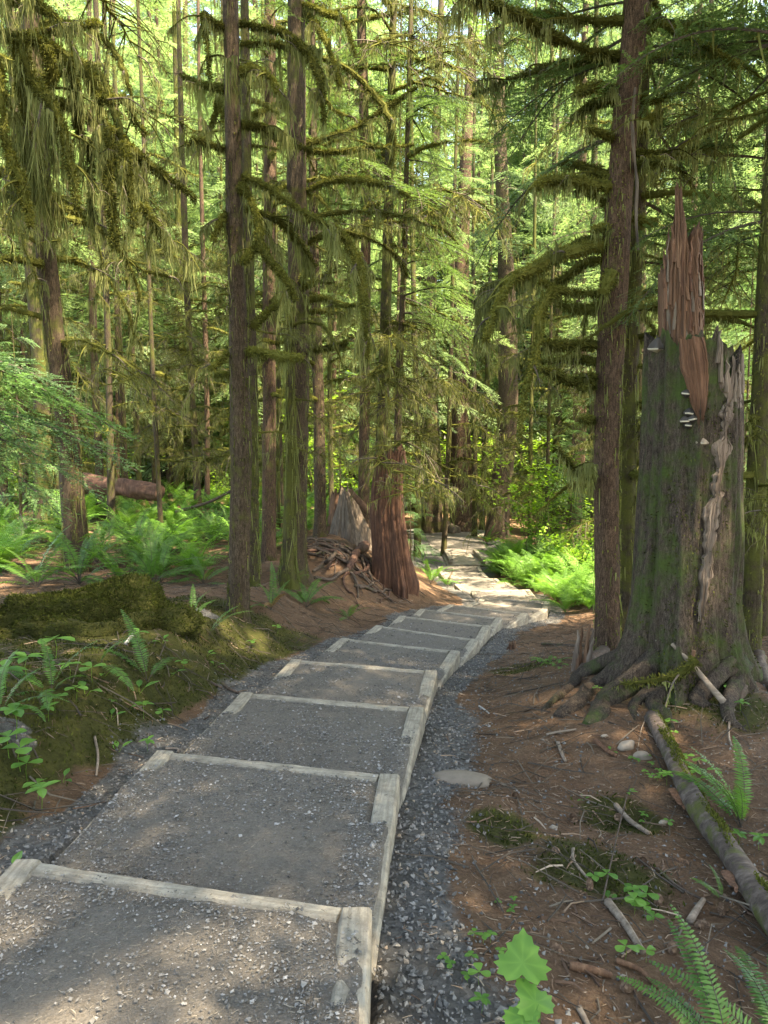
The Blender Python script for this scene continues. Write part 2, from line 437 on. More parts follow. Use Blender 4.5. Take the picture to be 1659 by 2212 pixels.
# ------------------------------------------------------------------ the lie of the land
def ray(px, py):
    X, U = (px-829.5)/FD, -(py-1106.0)/FD
    return np.array([X, math.cos(PITCH)+U*math.sin(PITCH), -math.sin(PITCH)+U*math.cos(PITCH)])
def at(px, py, Y):
    d = ray(px, py); return d*(Y/d[1]) + np.array([0, 0, EYE])

# far edges of the steps, left and right end (x, y) and height of the top
RISE = .15
STEP = [(-1.37, 2.72, -.04, 2.40), (-1.25, 4.07, .08, 3.75), (-1.05, 5.48, .28, 5.15), (-.85, 6.84, .46, 6.48), (-.47, 8.15, .77, 7.63),
        (-.10, 9.33, 1.09, 8.63), (.21, 10.48, 1.39, 9.89), (.55, 11.58, 1.72, 10.97), (1.08, 12.59, 2.27, 11.90), (1.60, 13.48, 2.78, 12.87),
        (1.84, 14.50, 3.12, 14.22), (1.82, 15.92, 3.10, 16.12), (1.62, 17.50, 2.90, 17.72), (1.54, 19.10, 2.84, 19.00), (1.52, 20.78, 2.72, 20.68), (1.60, 22.63, 2.86, 22.63)]
PC = [(-.45, -4.0, .0), (-.62, 1.0, .0)] + [((a+c)/2, (b+d)/2, -RISE*i-.06) for i, (a, b, c, d) in enumerate(STEP)] + [(2.6, 25.0, -2.42), (2.7, 29, -2.42), (2.75, 33, -2.45), (1.5, 40, -2.5), (0, 60, -2.5)]
PC = np.array(PC)

def path_coords(x, y):
    """signed distance from the path's centre line (right positive) and the path's height there"""
    x, y = np.asarray(x, float), np.asarray(y, float)
    best = np.full(x.shape, 1e9); sd = np.zeros(x.shape); zz = np.zeros(x.shape)
    for A, B in zip(PC[:-1], PC[1:]):
        dx, dy = B[0]-A[0], B[1]-A[1]; l2 = dx*dx+dy*dy
        t = np.clip(((x-A[0])*dx + (y-A[1])*dy)/l2, 0, 1)
        ex, ey = x-(A[0]+t*dx), y-(A[1]+t*dy); d = np.hypot(ex, ey)
        m = d < best
        best = np.where(m, d, best)
        sd = np.where(m, np.where(dx*(y-A[1]) - dy*(x-A[0]) > 0, -d, d), sd)
        zz = np.where(m, A[2] + t*(B[2]-A[2]), zz)
    return sd, zz

def ground(x, y, fine=True):
    x, y = np.asarray(x, float), np.asarray(y, float)
    t, zp = path_coords(x, y)
    zl = np.interp(y, [-5, 2, 4, 6, 8, 11, 25, 45, 150], [.28, .24, .16, .02, -.18, -.38, -.5, -.6, -.9])
    zr = np.interp(y, [-5, 2, 5.5, 8, 11, 14, 20, 25, 32, 60, 150], [-.3, -.34, -.46, -.74, -1.2, -1.55, -1.9, -2.15, -2.45, -2.6, -2.6])
    wl = np.interp(y, [0, 6, 9, 13, 22, 30, 40], [1.55, 1.6, 2.4, 3.4, 4.0, 9, 12])
    lo = np.interp(y, [0, 20, 24, 30], [.80, .8, 1.0, 1.6])
    zl = zl + .52*np.exp(-((x+.3)**2/1.0 + (y-13.1)**2/.9)) + .08*noise(x*.7, y*.7, 0, 5) + .10*smooth(5, 14, -t)*noise(x*.18, y*.18, 0, 6)*3
    zr = zr + .05*noise(x*.8, y*.8, 0, 8) + .30*np.exp(-((x-2.35)**2/1.1 + (y-6.1)**2/1.6)) + smooth(4, 16, t)*noise(x*.15, y*.15, 0, 9)*.5
    L_ = (zp-.025) + (zl-(zp-.025))*smooth(lo, wl, -t)
    R_ = (zp-.11) + (zr-(zp-.11))*smooth(.85, 1.9, t)
    z = np.where(t < 0, L_, R_)
    core = smooth(.66, .56, np.abs(t))*smooth(24.2, 23.4, y)
    z = z - .30*core
    if fine:
        k = smooth(.7, 1.1, np.abs(t))
        z = z + k*(.035*fbm(x*2.1, y*2.1, 0, 20, 2) + .012*noise(x*9, y*9, 0, 25))
    return z

def ray_ground(px, py):
    d = ray(px, py)
    s = np.concatenate([np.arange(1.0, 12, .02), np.arange(12, 60, .1)])
    P = d[None]*s[:, None] + np.array([0, 0, EYE])
    h = P[:, 2] - ground(P[:, 0], P[:, 1])
    i = int(np.argmax(h < 0)) if (h < 0).any() else len(s)-1
    return P[i]

def gz(x, y): return float(ground(np.array([x]), np.array([y]))[0])

# ground sheet
def grow(a, b, n, k=1.14):
    s = np.cumsum(k**np.arange(n)); return a + (b-a)*s/s[-1]
xs = np.concatenate([grow(-5, -160, 44)[::-1], np.arange(-5, 5.001, .05), grow(5, 160, 44)])
ys = np.concatenate([grow(-1, -60, 24, 1.2)[::-1], np.arange(-1, 17.001, .05), grow(17, 260, 90, 1.035)])
GX, GY = np.meshgrid(xs, ys)
GZ = ground(GX, GY)
def zones(x, y):
    """how much gravel and how much moss covers the ground at a place"""
    t, _ = path_coords(x, y); n = fbm(x*1.6, y*1.6, 0, 40, 3)
    g = np.maximum(smooth(1.02 + .22*n + .28*smooth(4.5, 1.5, y) + .1*smooth(7, 10, y), .80, t)*(t > 0),
                   smooth(1.02 + .16*n, .82, -t)*(t <= 0)) * smooth(27, 24, y)
    g = np.maximum(g, smooth(1.9, 1.5, np.abs(t))*smooth(22, 24, y)*smooth(35, 33, y))
    m = smooth(.78, 1.02, -t + .10*n)*smooth(9.5, 7.5, y + .7*n)*(.9 + .10*n) + smooth(2, 6, -t)*smooth(9, 13, y)*(.45+.5*n) + smooth(3, 8, t)*smooth(8, 14, y)*.7
    for (cx, cy_, r0) in ((.92, 3.15, .45), (1.25, 3.9, .3), (.55, 3.5, .25), (1.35, 7.2, .5), (2.2, 5.3, .8)):
        m = np.maximum(m, (1.0 - np.hypot(x-cx, y-cy_)/r0)*1.1 + .3*n)
    return g, np.clip(m, 0, 1), t
gravel, mossz, T_ = zones(GX, GY)
ny, nx = GX.shape
i, j = np.meshgrid(np.arange(ny-1), np.arange(nx-1), indexing='ij'); a = i*nx+j
gm = MB(); gm.add(np.stack([GX, GY, GZ], -1).reshape(-1, 3), None, np.stack([a, a+1, a+nx+1, a+nx], -1).reshape(-1, 4))
gme = gm.mesh('ground', M['ground'], True)
za = gme.attributes.new('zone', 'FLOAT_COLOR', 'POINT')
za.data.foreach_set('color', np.stack([gravel, mossz, np.zeros_like(gravel), np.ones_like(gravel)], -1).astype(np.float32).ravel())
tag(link('ground', gme), 'brown needle covered forest floor with mossy banks', kind='structure')

# far path beyond the little bridge
pm = MB(); u = np.linspace(-1, 1, 17); vv = np.linspace(0, 1, 40)
P = []
for q in vv:
    y = 26.0 + q*7.2; c = np.interp(y, PC[:, 1], PC[:, 0]) + .35*smooth(28, 33, y); w = np.interp(y, [26, 28, 33], [.62, .95, 1.45])
    for k in u:
        x = c + k*(w + .12*float(noise(y*1.5, k*3, 0, 77)))
        P.append((x, y, max(gz(x, y), -2.47) + .02 + .05*(1-k*k)))
i, j = np.meshgrid(np.arange(39), np.arange(16), indexing='ij'); a = i*17+j
pm.add(P, None, np.stack([a, a+1, a+18, a+17], -1).reshape(-1, 4))
tag(pm.build('path', M['path'], None, True), 'grey gravel path curving away beyond the footbridge', kind='structure')

# ------------------------------------------------------------------ stairway
def board(name, A, B, w, h, ztop, parent, rng, inset=0.0, wob=.0022):
    """weathered timber from A to B (centre line of its top), width w, height h; local x runs along it"""
    A, B = np.array(A, float), np.array(B, float); L = np.linalg.norm(B-A); n = max(6, int(L/.04))
    s = np.linspace(0, L, n); seed = int(rng.integers(1000))
    c = .011
    prof = [(-w/2, -h), (-w/2, -c*1.2), (-w/2+c, 0), (-w*.12, .0015), (w*.16, .001), (w/2-c, 0), (w/2, -c*1.2), (w/2, -h)]
    V = []
    for q in s:
        for k, (py, pz) in enumerate(prof):
            e = 1 if 0 < k < 7 else 0
            V.append((q, py + e*wob*1.5*float(noise(q*5, k*.6, 0, seed)) * (1 if k in (1, 2, 5, 6) else .3), pz - e*abs(wob*1.6*float(noise(q*6.5, k*2.1, 0, seed+3)))))
    m = len(prof); F = []
    for r in range(n-1):
        for k in range(m-1): F.append((r*m+k, (r+1)*m+k, (r+1)*m+k+1, r*m+k+1))
        F.append((r*m+m-1, (r+1)*m+m-1, (r+1)*m, r*m))
    mb = MB(); mb.add(V, None, F)
    for r0 in (0, n-1):
        o = r0*m; e = [(o, o+1, o+6, o+7), (o+1, o+2, o+5, o+6), (o+2, o+3, o+4, o+5)]
        mb.f4.append(np.array(e if r0 == 0 else [q[::-1] for q in e])); mb.m4.append(np.zeros(3, int))
    ob = mb.build(name, M['timber'], parent)
    ob.location = (A[0], A[1], ztop); ob.rotation_euler = (0, 0, math.atan2(B[1]-A[1], B[0]-A[0]))
    return ob

stairs = thing('timber_stairway', 'long timber edged gravel stairway curving down through the forest', 'stairs', (-.7, 2.5, 0))
stairs.location = (0, 0, 0)
chips, straw = MB(), MB()
rs = np.random.default_rng(3)
SIDE_W, FRONT_W = .108, .072
for i, (lx, ly, rx, ry) in enumerate(STEP):
    z = -RISE*i
    Lp, Rp = np.array([lx, ly]), np.array([rx, ry]); ex = unit(Rp-Lp); ey = np.array([-ex[1], ex[0]])
    W = np.linalg.norm(Rp-Lp)
    if i == 0: depth, sdv = 3.6, np.array([.01, 1.0])
    else:
        pl = np.array(STEP[i-1]).reshape(2, 2)
        ch = ((Lp-pl[0]) + (Rp-pl[1]))/2; depth = np.linalg.norm(ch) + .12; sdv = unit(unit(ch)*.85 + sdv*.15)
    def loc(u_, v_): return Lp + ex*u_ - sdv*v_          # u across from the left end, v back from the far edge
    # tread surface
    def surf(uu, vv):
        XY = Lp + ex*uu[..., None] - sdv*vv[..., None]
        n1 = fbm(XY[..., 0]*5, XY[..., 1]*5, i*3.1, 50, 3)
        n2 = fbm(XY[..., 0]*1.7, XY[..., 1]*1.7, i*3.1, 55, 2)
        el, er, ef = uu-SIDE_W, (W-SIDE_W)-uu, vv-FRONT_W
        d_l = -.012 + .035*smooth(.32, .62, vv + .16*n1 + .12*n2) + .01*n1       # gravel spilt over the left timber towards the back
        d_r = -.020 + .034*smooth(.42 if i else .22, .85 if i else .48, vv + .22*n1 + .15*n2) + .006*n1
        dz = np.full(uu.shape, -.004) + .006*n2 + .003*n1
        dz = np.where(el < .05, d_l + (dz-d_l)*smooth(-.01, .05, el), dz)
        dz = np.where(er < .05, d_r + (dz-d_r)*smooth(-.01, .05, er), dz)
        f_ = -.016 + .010*smooth(.35, .9, n1)
        dz = np.where(ef < .035, f_ + (dz-f_)*smooth(-.01, .035, ef), dz)
        return XY, dz - .03*smooth(.03, 0, np.minimum(uu, W-uu))
    nu, nv = 40, max(30, int(depth/.045))
    uu, vv = np.meshgrid(np.linspace(.012, W-.012, nu), np.linspace(.02, depth, nv), indexing='ij')
    XY, dz = surf(uu, vv)
    V = np.concatenate([XY, (z + dz)[..., None]], -1).reshape(-1, 3)
    a, b = np.meshgrid(np.arange(nu-1), np.arange(nv-1), indexing='ij'); q = a*nv+b
    mb = MB(); mb.add(V, None, np.stack([q, q+1, q+nv+1, q+nv], -1).reshape(-1, 4))
    st = mb.build('step', M['tread'], stairs, True)
    h = .30
    A, B = loc(SIDE_W+.003, FRONT_W/2), loc(W-SIDE_W-.003, FRONT_W/2)
    board('front_timber', A, B, FRONT_W, h, z, st, rs, wob=.0035)
    for u_ in (SIDE_W/2, W-SIDE_W/2):
        board('side_timber', loc(u_, depth-.02), loc(u_, 0), SIDE_W, h, z + rs.uniform(0, .003), st, rs)
    # loose chips and dry needles on the tread
    nchip = int([14000, 10500, 6500, 3600, 2600, 1600, 1100, 800][i] if i < 8 else 300)
    vmax = depth if i else 1.75
    pu, pv = rs.uniform(.03, W-.03, nchip*2), rs.uniform(.03, vmax, nchip*2)
    xy, pz = surf(pu, pv)
    keep = (fbm(xy[:, 0]*2.2, xy[:, 1]*2.2, i, 60, 3) + rs.uniform(-1.3, 1.0, nchip*2) > -.05)
    keep |= (np.minimum(pu, W-pu) < .2) & (pv > .4) & (rs.random(nchip*2) < .8)
    keep &= (pz > -.009) | (rs.random(nchip*2) < .03)
    xy, pz = xy[keep], np.maximum(pz[keep], -.001); nn = len(xy)
    sz = .005 + .013*rs.random(nn)**3 + .012*(rs.random(nn) < .015)
    sz *= (1 + .10*i)
    stones(chips, np.column_stack([xy, z+pz+sz*.12]), sz, rs, 'oct', .35)
    ns = nchip//5
    pu, pv = rs.uniform(.05, W-.05, ns), rs.uniform(.05, vmax, ns); xy, pz = surf(pu, pv); pz = np.maximum(pz, 0)
    an = rs.uniform(0, 2*np.pi, ns); ll = rs.uniform(.007, .020, ns) * np.where(rs.random(ns) < .03, 2.6, 1)
    A3 = np.column_stack([xy, z+pz+.004]); B3 = A3 + np.column_stack([np.cos(an)*ll, np.sin(an)*ll, rs.uniform(-.001, .004, ns)])
    sticks(straw, A3, B3, .0007 + .0006*rs.random(ns), rs)
tag(chips.build('loose_gravel', M['chip']), 'small grey stone chips strewn over the stair treads', 'gravel', kind='stuff')
tag(straw.build('dry_needles', M['straw']), 'pale dry needles and straw strewn over the stair treads', 'needles', kind='stuff')

br = thing('footbridge', 'small plank footbridge with two low kerb timbers at the foot of the stairs', 'bridge', (2.6, 25, -2.4))
for k in range(11):
    mb = MB(); bx0, y0 = -.62, -1.15 + k*.21
    V = [(sx*.62, y0 + sy*.2, z_) for z_ in (-.06, 0) for sx in (-1, 1) for sy in (0, 1)]
    mb.add(V, None, [(0, 1, 3, 2), (4, 6, 7, 5), (0, 4, 5, 1), (2, 3, 7, 6), (0, 2, 6, 4), (1, 5, 7, 3)])
    mb.build('plank', M['timber'], br)
for sx in (-1, 1):
    board('kerb_timber', (sx*.52 + .02, -1.1), (sx*.50, 1.15), .12, .12, .17, br, rs)
    for yy in (-.9, .9):
        board('kerb_block', (sx*.52 - .06, yy), (sx*.52 + .06, yy), .12, .06, .052, br, rs)

# ------------------------------------------------------------------ branches, sprays and crowns
def mossy_branch(pts, r0, r1, moss, hang, rng, hl=.22, twigs=6, seg=7, fuzz=500, twl=.5, hw=.009, lump=.5, spread=.55):
    """pts: centre line. Returns (branch MB [moss, twig bark], hanging MB [hanging moss])"""
    pts = np.asarray(pts, float)
    Lr = np.sum(np.linalg.norm(np.diff(pts, axis=0), axis=1)); n = max(8, int(Lr*16))
    C = spline(pts, n)
    C[1:-1] += rng.normal(0, .006, (n-2, 3))
    s = np.linspace(0, 1, n); seed = int(rng.integers(10000))
    cover = moss*(.45 + .55*np.clip(noise(s*Lr*2.6, seed, 0, 2)*1.9 + .35, -.75, 1))*smooth(1.02, .65, s)
    rad = r0 + (r1-r0)*s + cover
    b, hg = MB(), MB()
    tube(b, C, rad, seg, lambda th, q, p: 1 + lump*.5*noise(p[..., 0]*22 + th*1.1, p[..., 1]*22 + np.sin(th)*2, p[..., 2]*22, seed), 0, .45)
    T, Nn, B = frames(C)
    nf = int(fuzz*Lr)
    if nf:
        k = rng.integers(0, n-1, nf); u = rng.random(nf)[:, None]; th = rng.uniform(0, 2*np.pi, nf)[:, None]
        Pn = unit(Nn[k]*np.cos(th) + B[k]*np.sin(th)); base = C[k] + (C[k+1]-C[k])*u + Pn*rad[k][:, None]*.85
        d = unit(Pn + T[k]*rng.normal(0, .5, (nf, 1)) + np.array([0, 0, -.35]))
        kites(b, base, d, unit(np.cross(d, rng.normal(size=(nf, 3)))), rng.uniform(.015, .048, nf), .0085, rng.uniform(.1, .9, nf) + .25*Pn[:, 2], 0)
    lines = [(C, rad, s)]
    for q in range(twigs):
        k = int(n*rng.uniform(.18, .95)); l = twl*rng.uniform(.35, 1.0)*(1.15-.6*k/n)
        side = unit(Nn[k]*rng.choice([-1, 1])*rng.uniform(.5, 1) + T[k]*rng.uniform(.3, 1.0) + np.array([0, 0, rng.uniform(-.45, .25)]))
        p1 = C[k] + side*l*.5 + np.array([0, 0, .0]); p2 = C[k] + side*l*.95 + np.array([0, 0, -l*rng.uniform(.05, .5)])
        Q = spline([C[k], p1, p2], 7)
        tm = moss*rng.uniform(.1, .45)
        tr = np.linspace(.006+tm, .0025, 7)
        tube(b, Q, tr, 4, None, 0 if rng.random() < .85 else 1, rng.uniform(.2, .8), False)
        lines.append((Q, tr, np.linspace(.3, 1, 7)))
        for w in range(2):
            kk = rng.integers(2, 6); d2 = unit(side + rng.normal(0, .6, 3)); l2 = l*rng.uniform(.25, .5)
            Q2 = np.array([Q[kk], Q[kk]+d2*l2*.55, Q[kk]+d2*l2+np.array([0, 0, -.25*l2])])
            tube(b, Q2, np.array([.004, .003, .0015]), 3, None, 1, rng.uniform(.2, .9), False)
            lines.append((Q2, np.full(3, .003), np.array([.6, .8, 1])))
    for (Q, qr, qs) in lines:
        ll = np.sum(np.linalg.norm(np.diff(Q, axis=0), axis=1)); nh = int(hang*ll)
        if nh < 1: continue
        k = rng.integers(0, len(Q)-1, nh); u = rng.random(nh)[:, None]
        base = Q[k] + (Q[k+1]-Q[k])*u; base[:, :2] += rng.normal(0, 1, (nh, 2))*qr[k][:, None]*spread
        base[:, 2] -= qr[k]*.5
        clump = .35 + .65*np.clip(.5 + 1.1*noise(base[:, 0]*5.5, base[:, 1]*5.5, base[:, 2]*2, seed+9), 0, 1)
        kp = rng.random(nh) < .25 + .75*(clump-.35)/.65
        base, clump, nh = base[kp], clump[kp], int(kp.sum())
        ln = hl*.85*clump*rng.gamma(2.0, .42, nh)
        if nh < 1: continue
        strands(hg, base, ln, hw*rng.uniform(.5, 1.3, nh), rng, 0, .12, np.clip((clump-.35)*.75 + rng.uniform(-.1, .5, nh), 0, 1))
    return b, hg

def joined(pair, name):
    b, h = pair
    if h.n:
        V, t, f3, f4, m3, m4 = h.arrays(); b.add_arr((V, t, f3, f4, m3+2, m4+2))
    return b.mesh(name, [M['moss'], M['twig'], M['hang']])

rb = np.random.default_rng(11)
def proto_branch(kind):
    l = 1.7
    if kind == 0:     # thick mossy arm
        p = [(0, 0, 0), (.5, rb.normal(0, .05), rb.uniform(.0, .12)), (1.05, rb.normal(0, .12), rb.uniform(-.12, .1)), (l, rb.normal(0, .2), rb.uniform(-.55, -.1))]
        return joined(mossy_branch(p, .016, .004, .024, 140, rb, .13, 6), 'branch')
    if kind == 1:     # thin drooping twiggy
        p = [(0, 0, 0), (.6, rb.normal(0, .08), rb.uniform(-.05, .1)), (1.2, rb.normal(0, .15), rb.uniform(-.3, 0)), (l, rb.normal(0, .25), rb.uniform(-.75, -.25))]
        return joined(mossy_branch(p, .013, .003, .008, 75, rb, .11, 26, 5, 160, .9, .007), 'branch')
    if kind == 2:     # short mossy stub
        p = [(0, 0, 0), (.3, 0, rb.uniform(-.05, .05)), (.62, rb.normal(0, .06), rb.uniform(-.1, .08))]
        return joined(mossy_branch(p, .018, .010, .028, 180, rb, .12, 1), 'branch')
    p = [(0, 0, 0), (.35, 0, .08), (.8, rb.normal(0, .1), -.05), (1.15, rb.normal(0, .15), -.5), (1.3, rb.normal(0, .15), -1.05)]   # hanging arm
    return joined(mossy_branch(p, .017, .006, .026, 170, rb, .16, 4), 'branch')
PB = {k: [proto_branch(k) for _ in range(n)] for k, n in ((0, 4), (1, 5), (2, 3), (3, 2))}
def place_branch(parent, kind, z, az, scl, rng, off=(0, 0, 0), tilt=0):
    o = link('branch', PB[kind][int(rng.integers(len(PB[kind])))], parent, (off[0], off[1], z), (0, tilt, az), scl)
    return o

def spray(rng, pairs=15, leaf=.055, droop=.25, hang=10, fine=1.0):
    """flat hemlock spray of unit length along +x; mats 0 needles, 1 twig, 2 hanging moss"""
    mb = MB(); s = np.linspace(0, 1, 9)
    zc = -droop*s**2 + .06*np.sin(s*3); yc = rng.normal(0, .06)*s**1.5
    A = np.stack([s, yc, zc], -1)
    tube(mb, A, np.linspace(.011, .002, 9), 3, None, 1, .4, False)
    P_, D_, S_, L_, W_, T_ = [], [], [], [], [], []
    for k in range(pairs):
        q = .10 + .88*(k+rng.uniform(-.3, .3))/pairs
        b0 = np.array([np.interp(q, s, s), np.interp(q, s, yc), np.interp(q, s, zc)])
        for sd in (-1, 1):
            ln = (.44*(1-q)**.75 + .06)*rng.uniform(.65, 1.15)*min(1, .45+q*2.2)
            an = math.radians(rng.uniform(42, 66)); d = np.array([math.cos(an), sd*math.sin(an), 0])
            m = max(3, int(ln/(leaf*.48)*fine)); u = (np.arange(m)+.5)/m
            ctr = b0 + d*(u*ln)[:, None]; ctr[:, 2] -= rng.uniform(.1, .55)*ln*u**1.6
            tn = rng.uniform(.15, .75)
            for e in (-1, 1):
                a2 = rng.normal(math.radians(48), .18, m)*e*1.0
                dd = np.stack([d[0]*np.cos(a2)-d[1]*np.sin(a2), d[0]*np.sin(a2)+d[1]*np.cos(a2), rng.normal(-.12, .22, m)], -1)
                P_.append(ctr); D_.append(unit(dd)); L_.append(leaf*rng.uniform(.7, 1.25, m)*(1.15-.5*u)); W_.append(leaf*rng.uniform(.28, .42, m)); T_.append(tn + .28*u + rng.normal(0, .08, m))
            P_.append(ctr[-1:]); D_.append(d[None]); L_.append(np.array([leaf*1.2])); W_.append(np.array([leaf*.35])); T_.append(np.array([tn+.35]))
    P_, D_ = np.concatenate(P_), np.concatenate(D_); nn = len(P_)
    S_ = unit(np.cross(D_, np.array([0, 0, 1.0]) + rng.normal(0, .35, (nn, 3))))
    kites(mb, P_, D_, S_, np.concatenate(L_), np.concatenate(W_), np.concatenate(T_), 0, .45)
    if hang:
        k = rng.integers(0, 8, hang); strands(mb, A[k], rng.gamma(2, .05, hang), .012, rng, 2)
    return mb.arrays()
rsq = np.random.default_rng(21)
SPR = [spray(rsq, 19, .038, .30, 14), spray(rsq, 20, .036, .18, 8), spray(rsq, 18, .040, .45, 22), spray(rsq, 20, .036, .3, 0)]
SPR_FINE = [spray(rsq, 32, .019, .20, 0), spray(rsq, 30, .020, .30, 6), spray(rsq, 34, .018, .14, 0)]
SPR_HIGH = [spray(rsq, 20, .034, .30, 10), spray(rsq, 20, .034, .45, 16)]
SPR_BIG = [spray(rsq, 10, .095, .32, 8), spray(rsq, 10, .10, .22, 5), spray(rsq, 9, .10, .45, 12)]

def rotz(a): c, s = math.cos(a), math.sin(a); return np.array([[c, -s, 0], [s, c, 0], [0, 0, 1.0]])
def roty(a): c, s = math.cos(a), math.sin(a); return np.array([[c, 0, s], [0, 1, 0], [-s, 0, c]])
def rotx(a): c, s = math.cos(a), math.sin(a); return np.array([[1.0, 0, 0], [0, c, -s], [0, s, c]])

def crown(H, z0, Lmax, nbr, rng, sprs, top=.5, low=.75, gap=0.0, dip=.25, r0=.05):
    mb = MB()
    for k in range(nbr):
        f = (k + rng.uniform(0, 1))/nbr; z = z0 + (H-z0)*f
        l = Lmax*(low + (1-low)*min(1, f*5))*(1-f)**.62 + top*.6
        l *= rng.uniform(.55, 1.15); az = k*2.399 + rng.uniform(-.5, .5)
        if gap and noise(math.cos(az)*2, math.sin(az)*2, z*.6, 3) < gap-1: continue
        Mx = rotz(az) @ roty(dip*rng.uniform(.2, 1.6) - .35*f) @ rotx(rng.normal(0, .3)) * l
        mb.add_arr(sprs[int(rng.integers(len(sprs)))], Mx, (math.cos(az)*r0, math.sin(az)*r0, z), rng.normal(0, .1))
    return mb

rc = np.random.default_rng(31)
MATS_CROWN = [M['needle'], M['twig'], M['hang']]
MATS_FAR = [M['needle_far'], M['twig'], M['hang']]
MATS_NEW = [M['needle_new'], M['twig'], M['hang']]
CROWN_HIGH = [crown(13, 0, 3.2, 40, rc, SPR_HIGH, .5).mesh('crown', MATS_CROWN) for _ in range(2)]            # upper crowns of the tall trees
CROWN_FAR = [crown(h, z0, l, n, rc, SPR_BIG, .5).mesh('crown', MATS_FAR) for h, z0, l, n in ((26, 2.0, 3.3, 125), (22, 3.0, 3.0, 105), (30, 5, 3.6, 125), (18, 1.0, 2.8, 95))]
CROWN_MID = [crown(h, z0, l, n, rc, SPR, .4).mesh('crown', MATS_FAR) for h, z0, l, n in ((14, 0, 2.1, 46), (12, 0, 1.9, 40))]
CROWN_YOUNG = [crown(h, .25, l, int(n*.6), rc, SPR, .25).mesh('crown', MATS_NEW) for h, l, n in ((6.5, 1.5, 60), (4.5, 1.25, 48), (8.5, 1.9, 70))]

def trunk_mesh(P, rad, mat, rng, seg=20, flare=.5, flare_h=.35, rough=.06, name='trunk', roots=5):
    P = np.asarray(P, float); seed = int(rng.integers(10000)); zb = P[0, 2]
    ph = rng.uniform(0, 6.28, 3)
    def rf(th, s, p):
        h = p[..., 2]-zb
        lob = 1 + flare*np.exp(-np.maximum(h, 0)/flare_h)*(1 + .75*np.sin(th*roots+ph[0]) + .4*np.sin(th*(roots-2)+ph[1]))
        rd = 1 + rough*(noise(np.cos(th)*5, np.sin(th)*5, h*1.4, seed) + .8*noise(np.cos(th)*11, np.sin(th)*11, h*3.5, seed+1)) + .05*np.sin(th*2+ph[2]+h*.6)
        return lob*rd
    mb = MB(); tube(mb, P, rad, seg, rf, 0)
    return mb.mesh(name, mat, True)

TRUNKS = []
for k in range(4):
    zz = np.concatenate([np.linspace(-.4, 1.2, 10), np.linspace(1.5, 24, 34)])
    PP = np.column_stack([.10*np.sin(zz*.23+k*1.7)*np.minimum(zz/4, 1), .08*np.cos(zz*.19+k)*np.minimum(zz/4, 1), zz])
    TRUNKS.append(PP)
TRUNK_ME = [trunk_mesh(TRUNKS[k], np.interp(TRUNKS[k][:, 2], [-.4, 0, 1, 24], [.16, .155, .14, .03]), M[['bark', 'bark_moss', 'bark_moss', 'bark_red'][k]], rc, 14, .45, .3) for k in range(4)]

def trunk_moss(P, rad, rng, n=900, az0=None, hl=.10, z1=7.0):
    """short moss fuzz and strands clinging to a trunk"""
    mb = MB(); P = np.asarray(P, float)
    ok = np.where(P[:, 2] < z1)[0]; k = rng.integers(0, max(1, len(ok)-1), n*2)
    u = rng.random(len(k))[:, None]; C = P[k]*(1-u)+P[k+1]*u; r = rad[k]
    th = rng.uniform(0, 2*np.pi, len(k))
    m = noise(np.cos(th)*1.6, np.sin(th)*1.6, C[:, 2]*.8, 71) + rng.uniform(-.5, .5, len(k)) > .1
    th, C, r = th[m][:n], C[m][:n], r[m][:n]
    nrm = np.column_stack([np.cos(th), np.sin(th), np.zeros(len(th))])
    base = C + nrm*(r*1.0)[:, None]
    d = unit(nrm*.8 + np.array([0, 0, -.9]) + rng.normal(0, .35, nrm.shape))
    kites(mb, base, d, unit(np.cross(d, nrm) + rng.normal(0, .2, nrm.shape)), rng.uniform(.015, .045, len(th)), .012, rng.uniform(.1, 1, len(th)), 0)
    h = len(th)//4
    strands(mb, base[:h] + nrm[:h]*.01, hl*rng.gamma(2, .5, h), .011, rng, 1, .06)
    return mb.mesh('trunk_moss', [M['moss'], M['hang']])

rh = np.random.default_rng(41)
def hero_tree(name, label, Y, pts, top, mat, cat='tree', group=None, seg=28, moss=1400, hangmoss=.1, flare=.35, roots=5, crown_z=None, zbase=None):
    """pts: (px, py, width px) readings of the trunk at distance Y, from the foot up; top = tree height"""
    C = np.array([at(x, y, Y) for x, y, w in pts]); r = np.array([w*.5*Y/FD for _, _, w in pts])
    zb = gz(C[0, 0], Y) if zbase is None else zbase
    base = np.array([C[0, 0], Y, zb])
    C = C - base
    if C[0, 2] > .02:
        C = np.vstack([[0, 0, -.25], C]); r = np.concatenate([[r[0]*1.05], r])
    else: C[0, 2] = -.25
    d = (C[-1]-C[-2])/(C[-1, 2]-C[-2, 2]); zt = C[-1, 2]
    if top > zt + 1:
        C = np.vstack([C, C[-1]+d*(top-zt)*.5, C[-1]+d*(top-zt)*1.0]); r = np.concatenate([r, [r[-1]*.7, r[-1]*.2]])
    n = max(40, int(C[-1, 2]*11)); A = spline(np.column_stack([C, r]), n); P, rad = A[:, :3], A[:, 3]
    root = thing(name, label, cat, base, group)
    link('trunk', trunk_mesh(P, rad, mat, rh, seg, flare, .22, .07, roots=roots), root)
    if moss: link('trunk_moss', trunk_moss(P, rad, rh, moss, hl=hangmoss), root)
    if crown_z:
        q = np.array([np.interp(crown_z, P[:, 2], P[:, k]) for k in (0, 1)])
        link('crown', CROWN_HIGH[int(rh.integers(2))], root, (q[0], q[1], crown_z), (0, 0, rh.uniform(0, 6)), rh.uniform(.85, 1.1))
    root_data = dict(root=root, base=base, P=P, rad=rad, Y=Y)
    return root_data

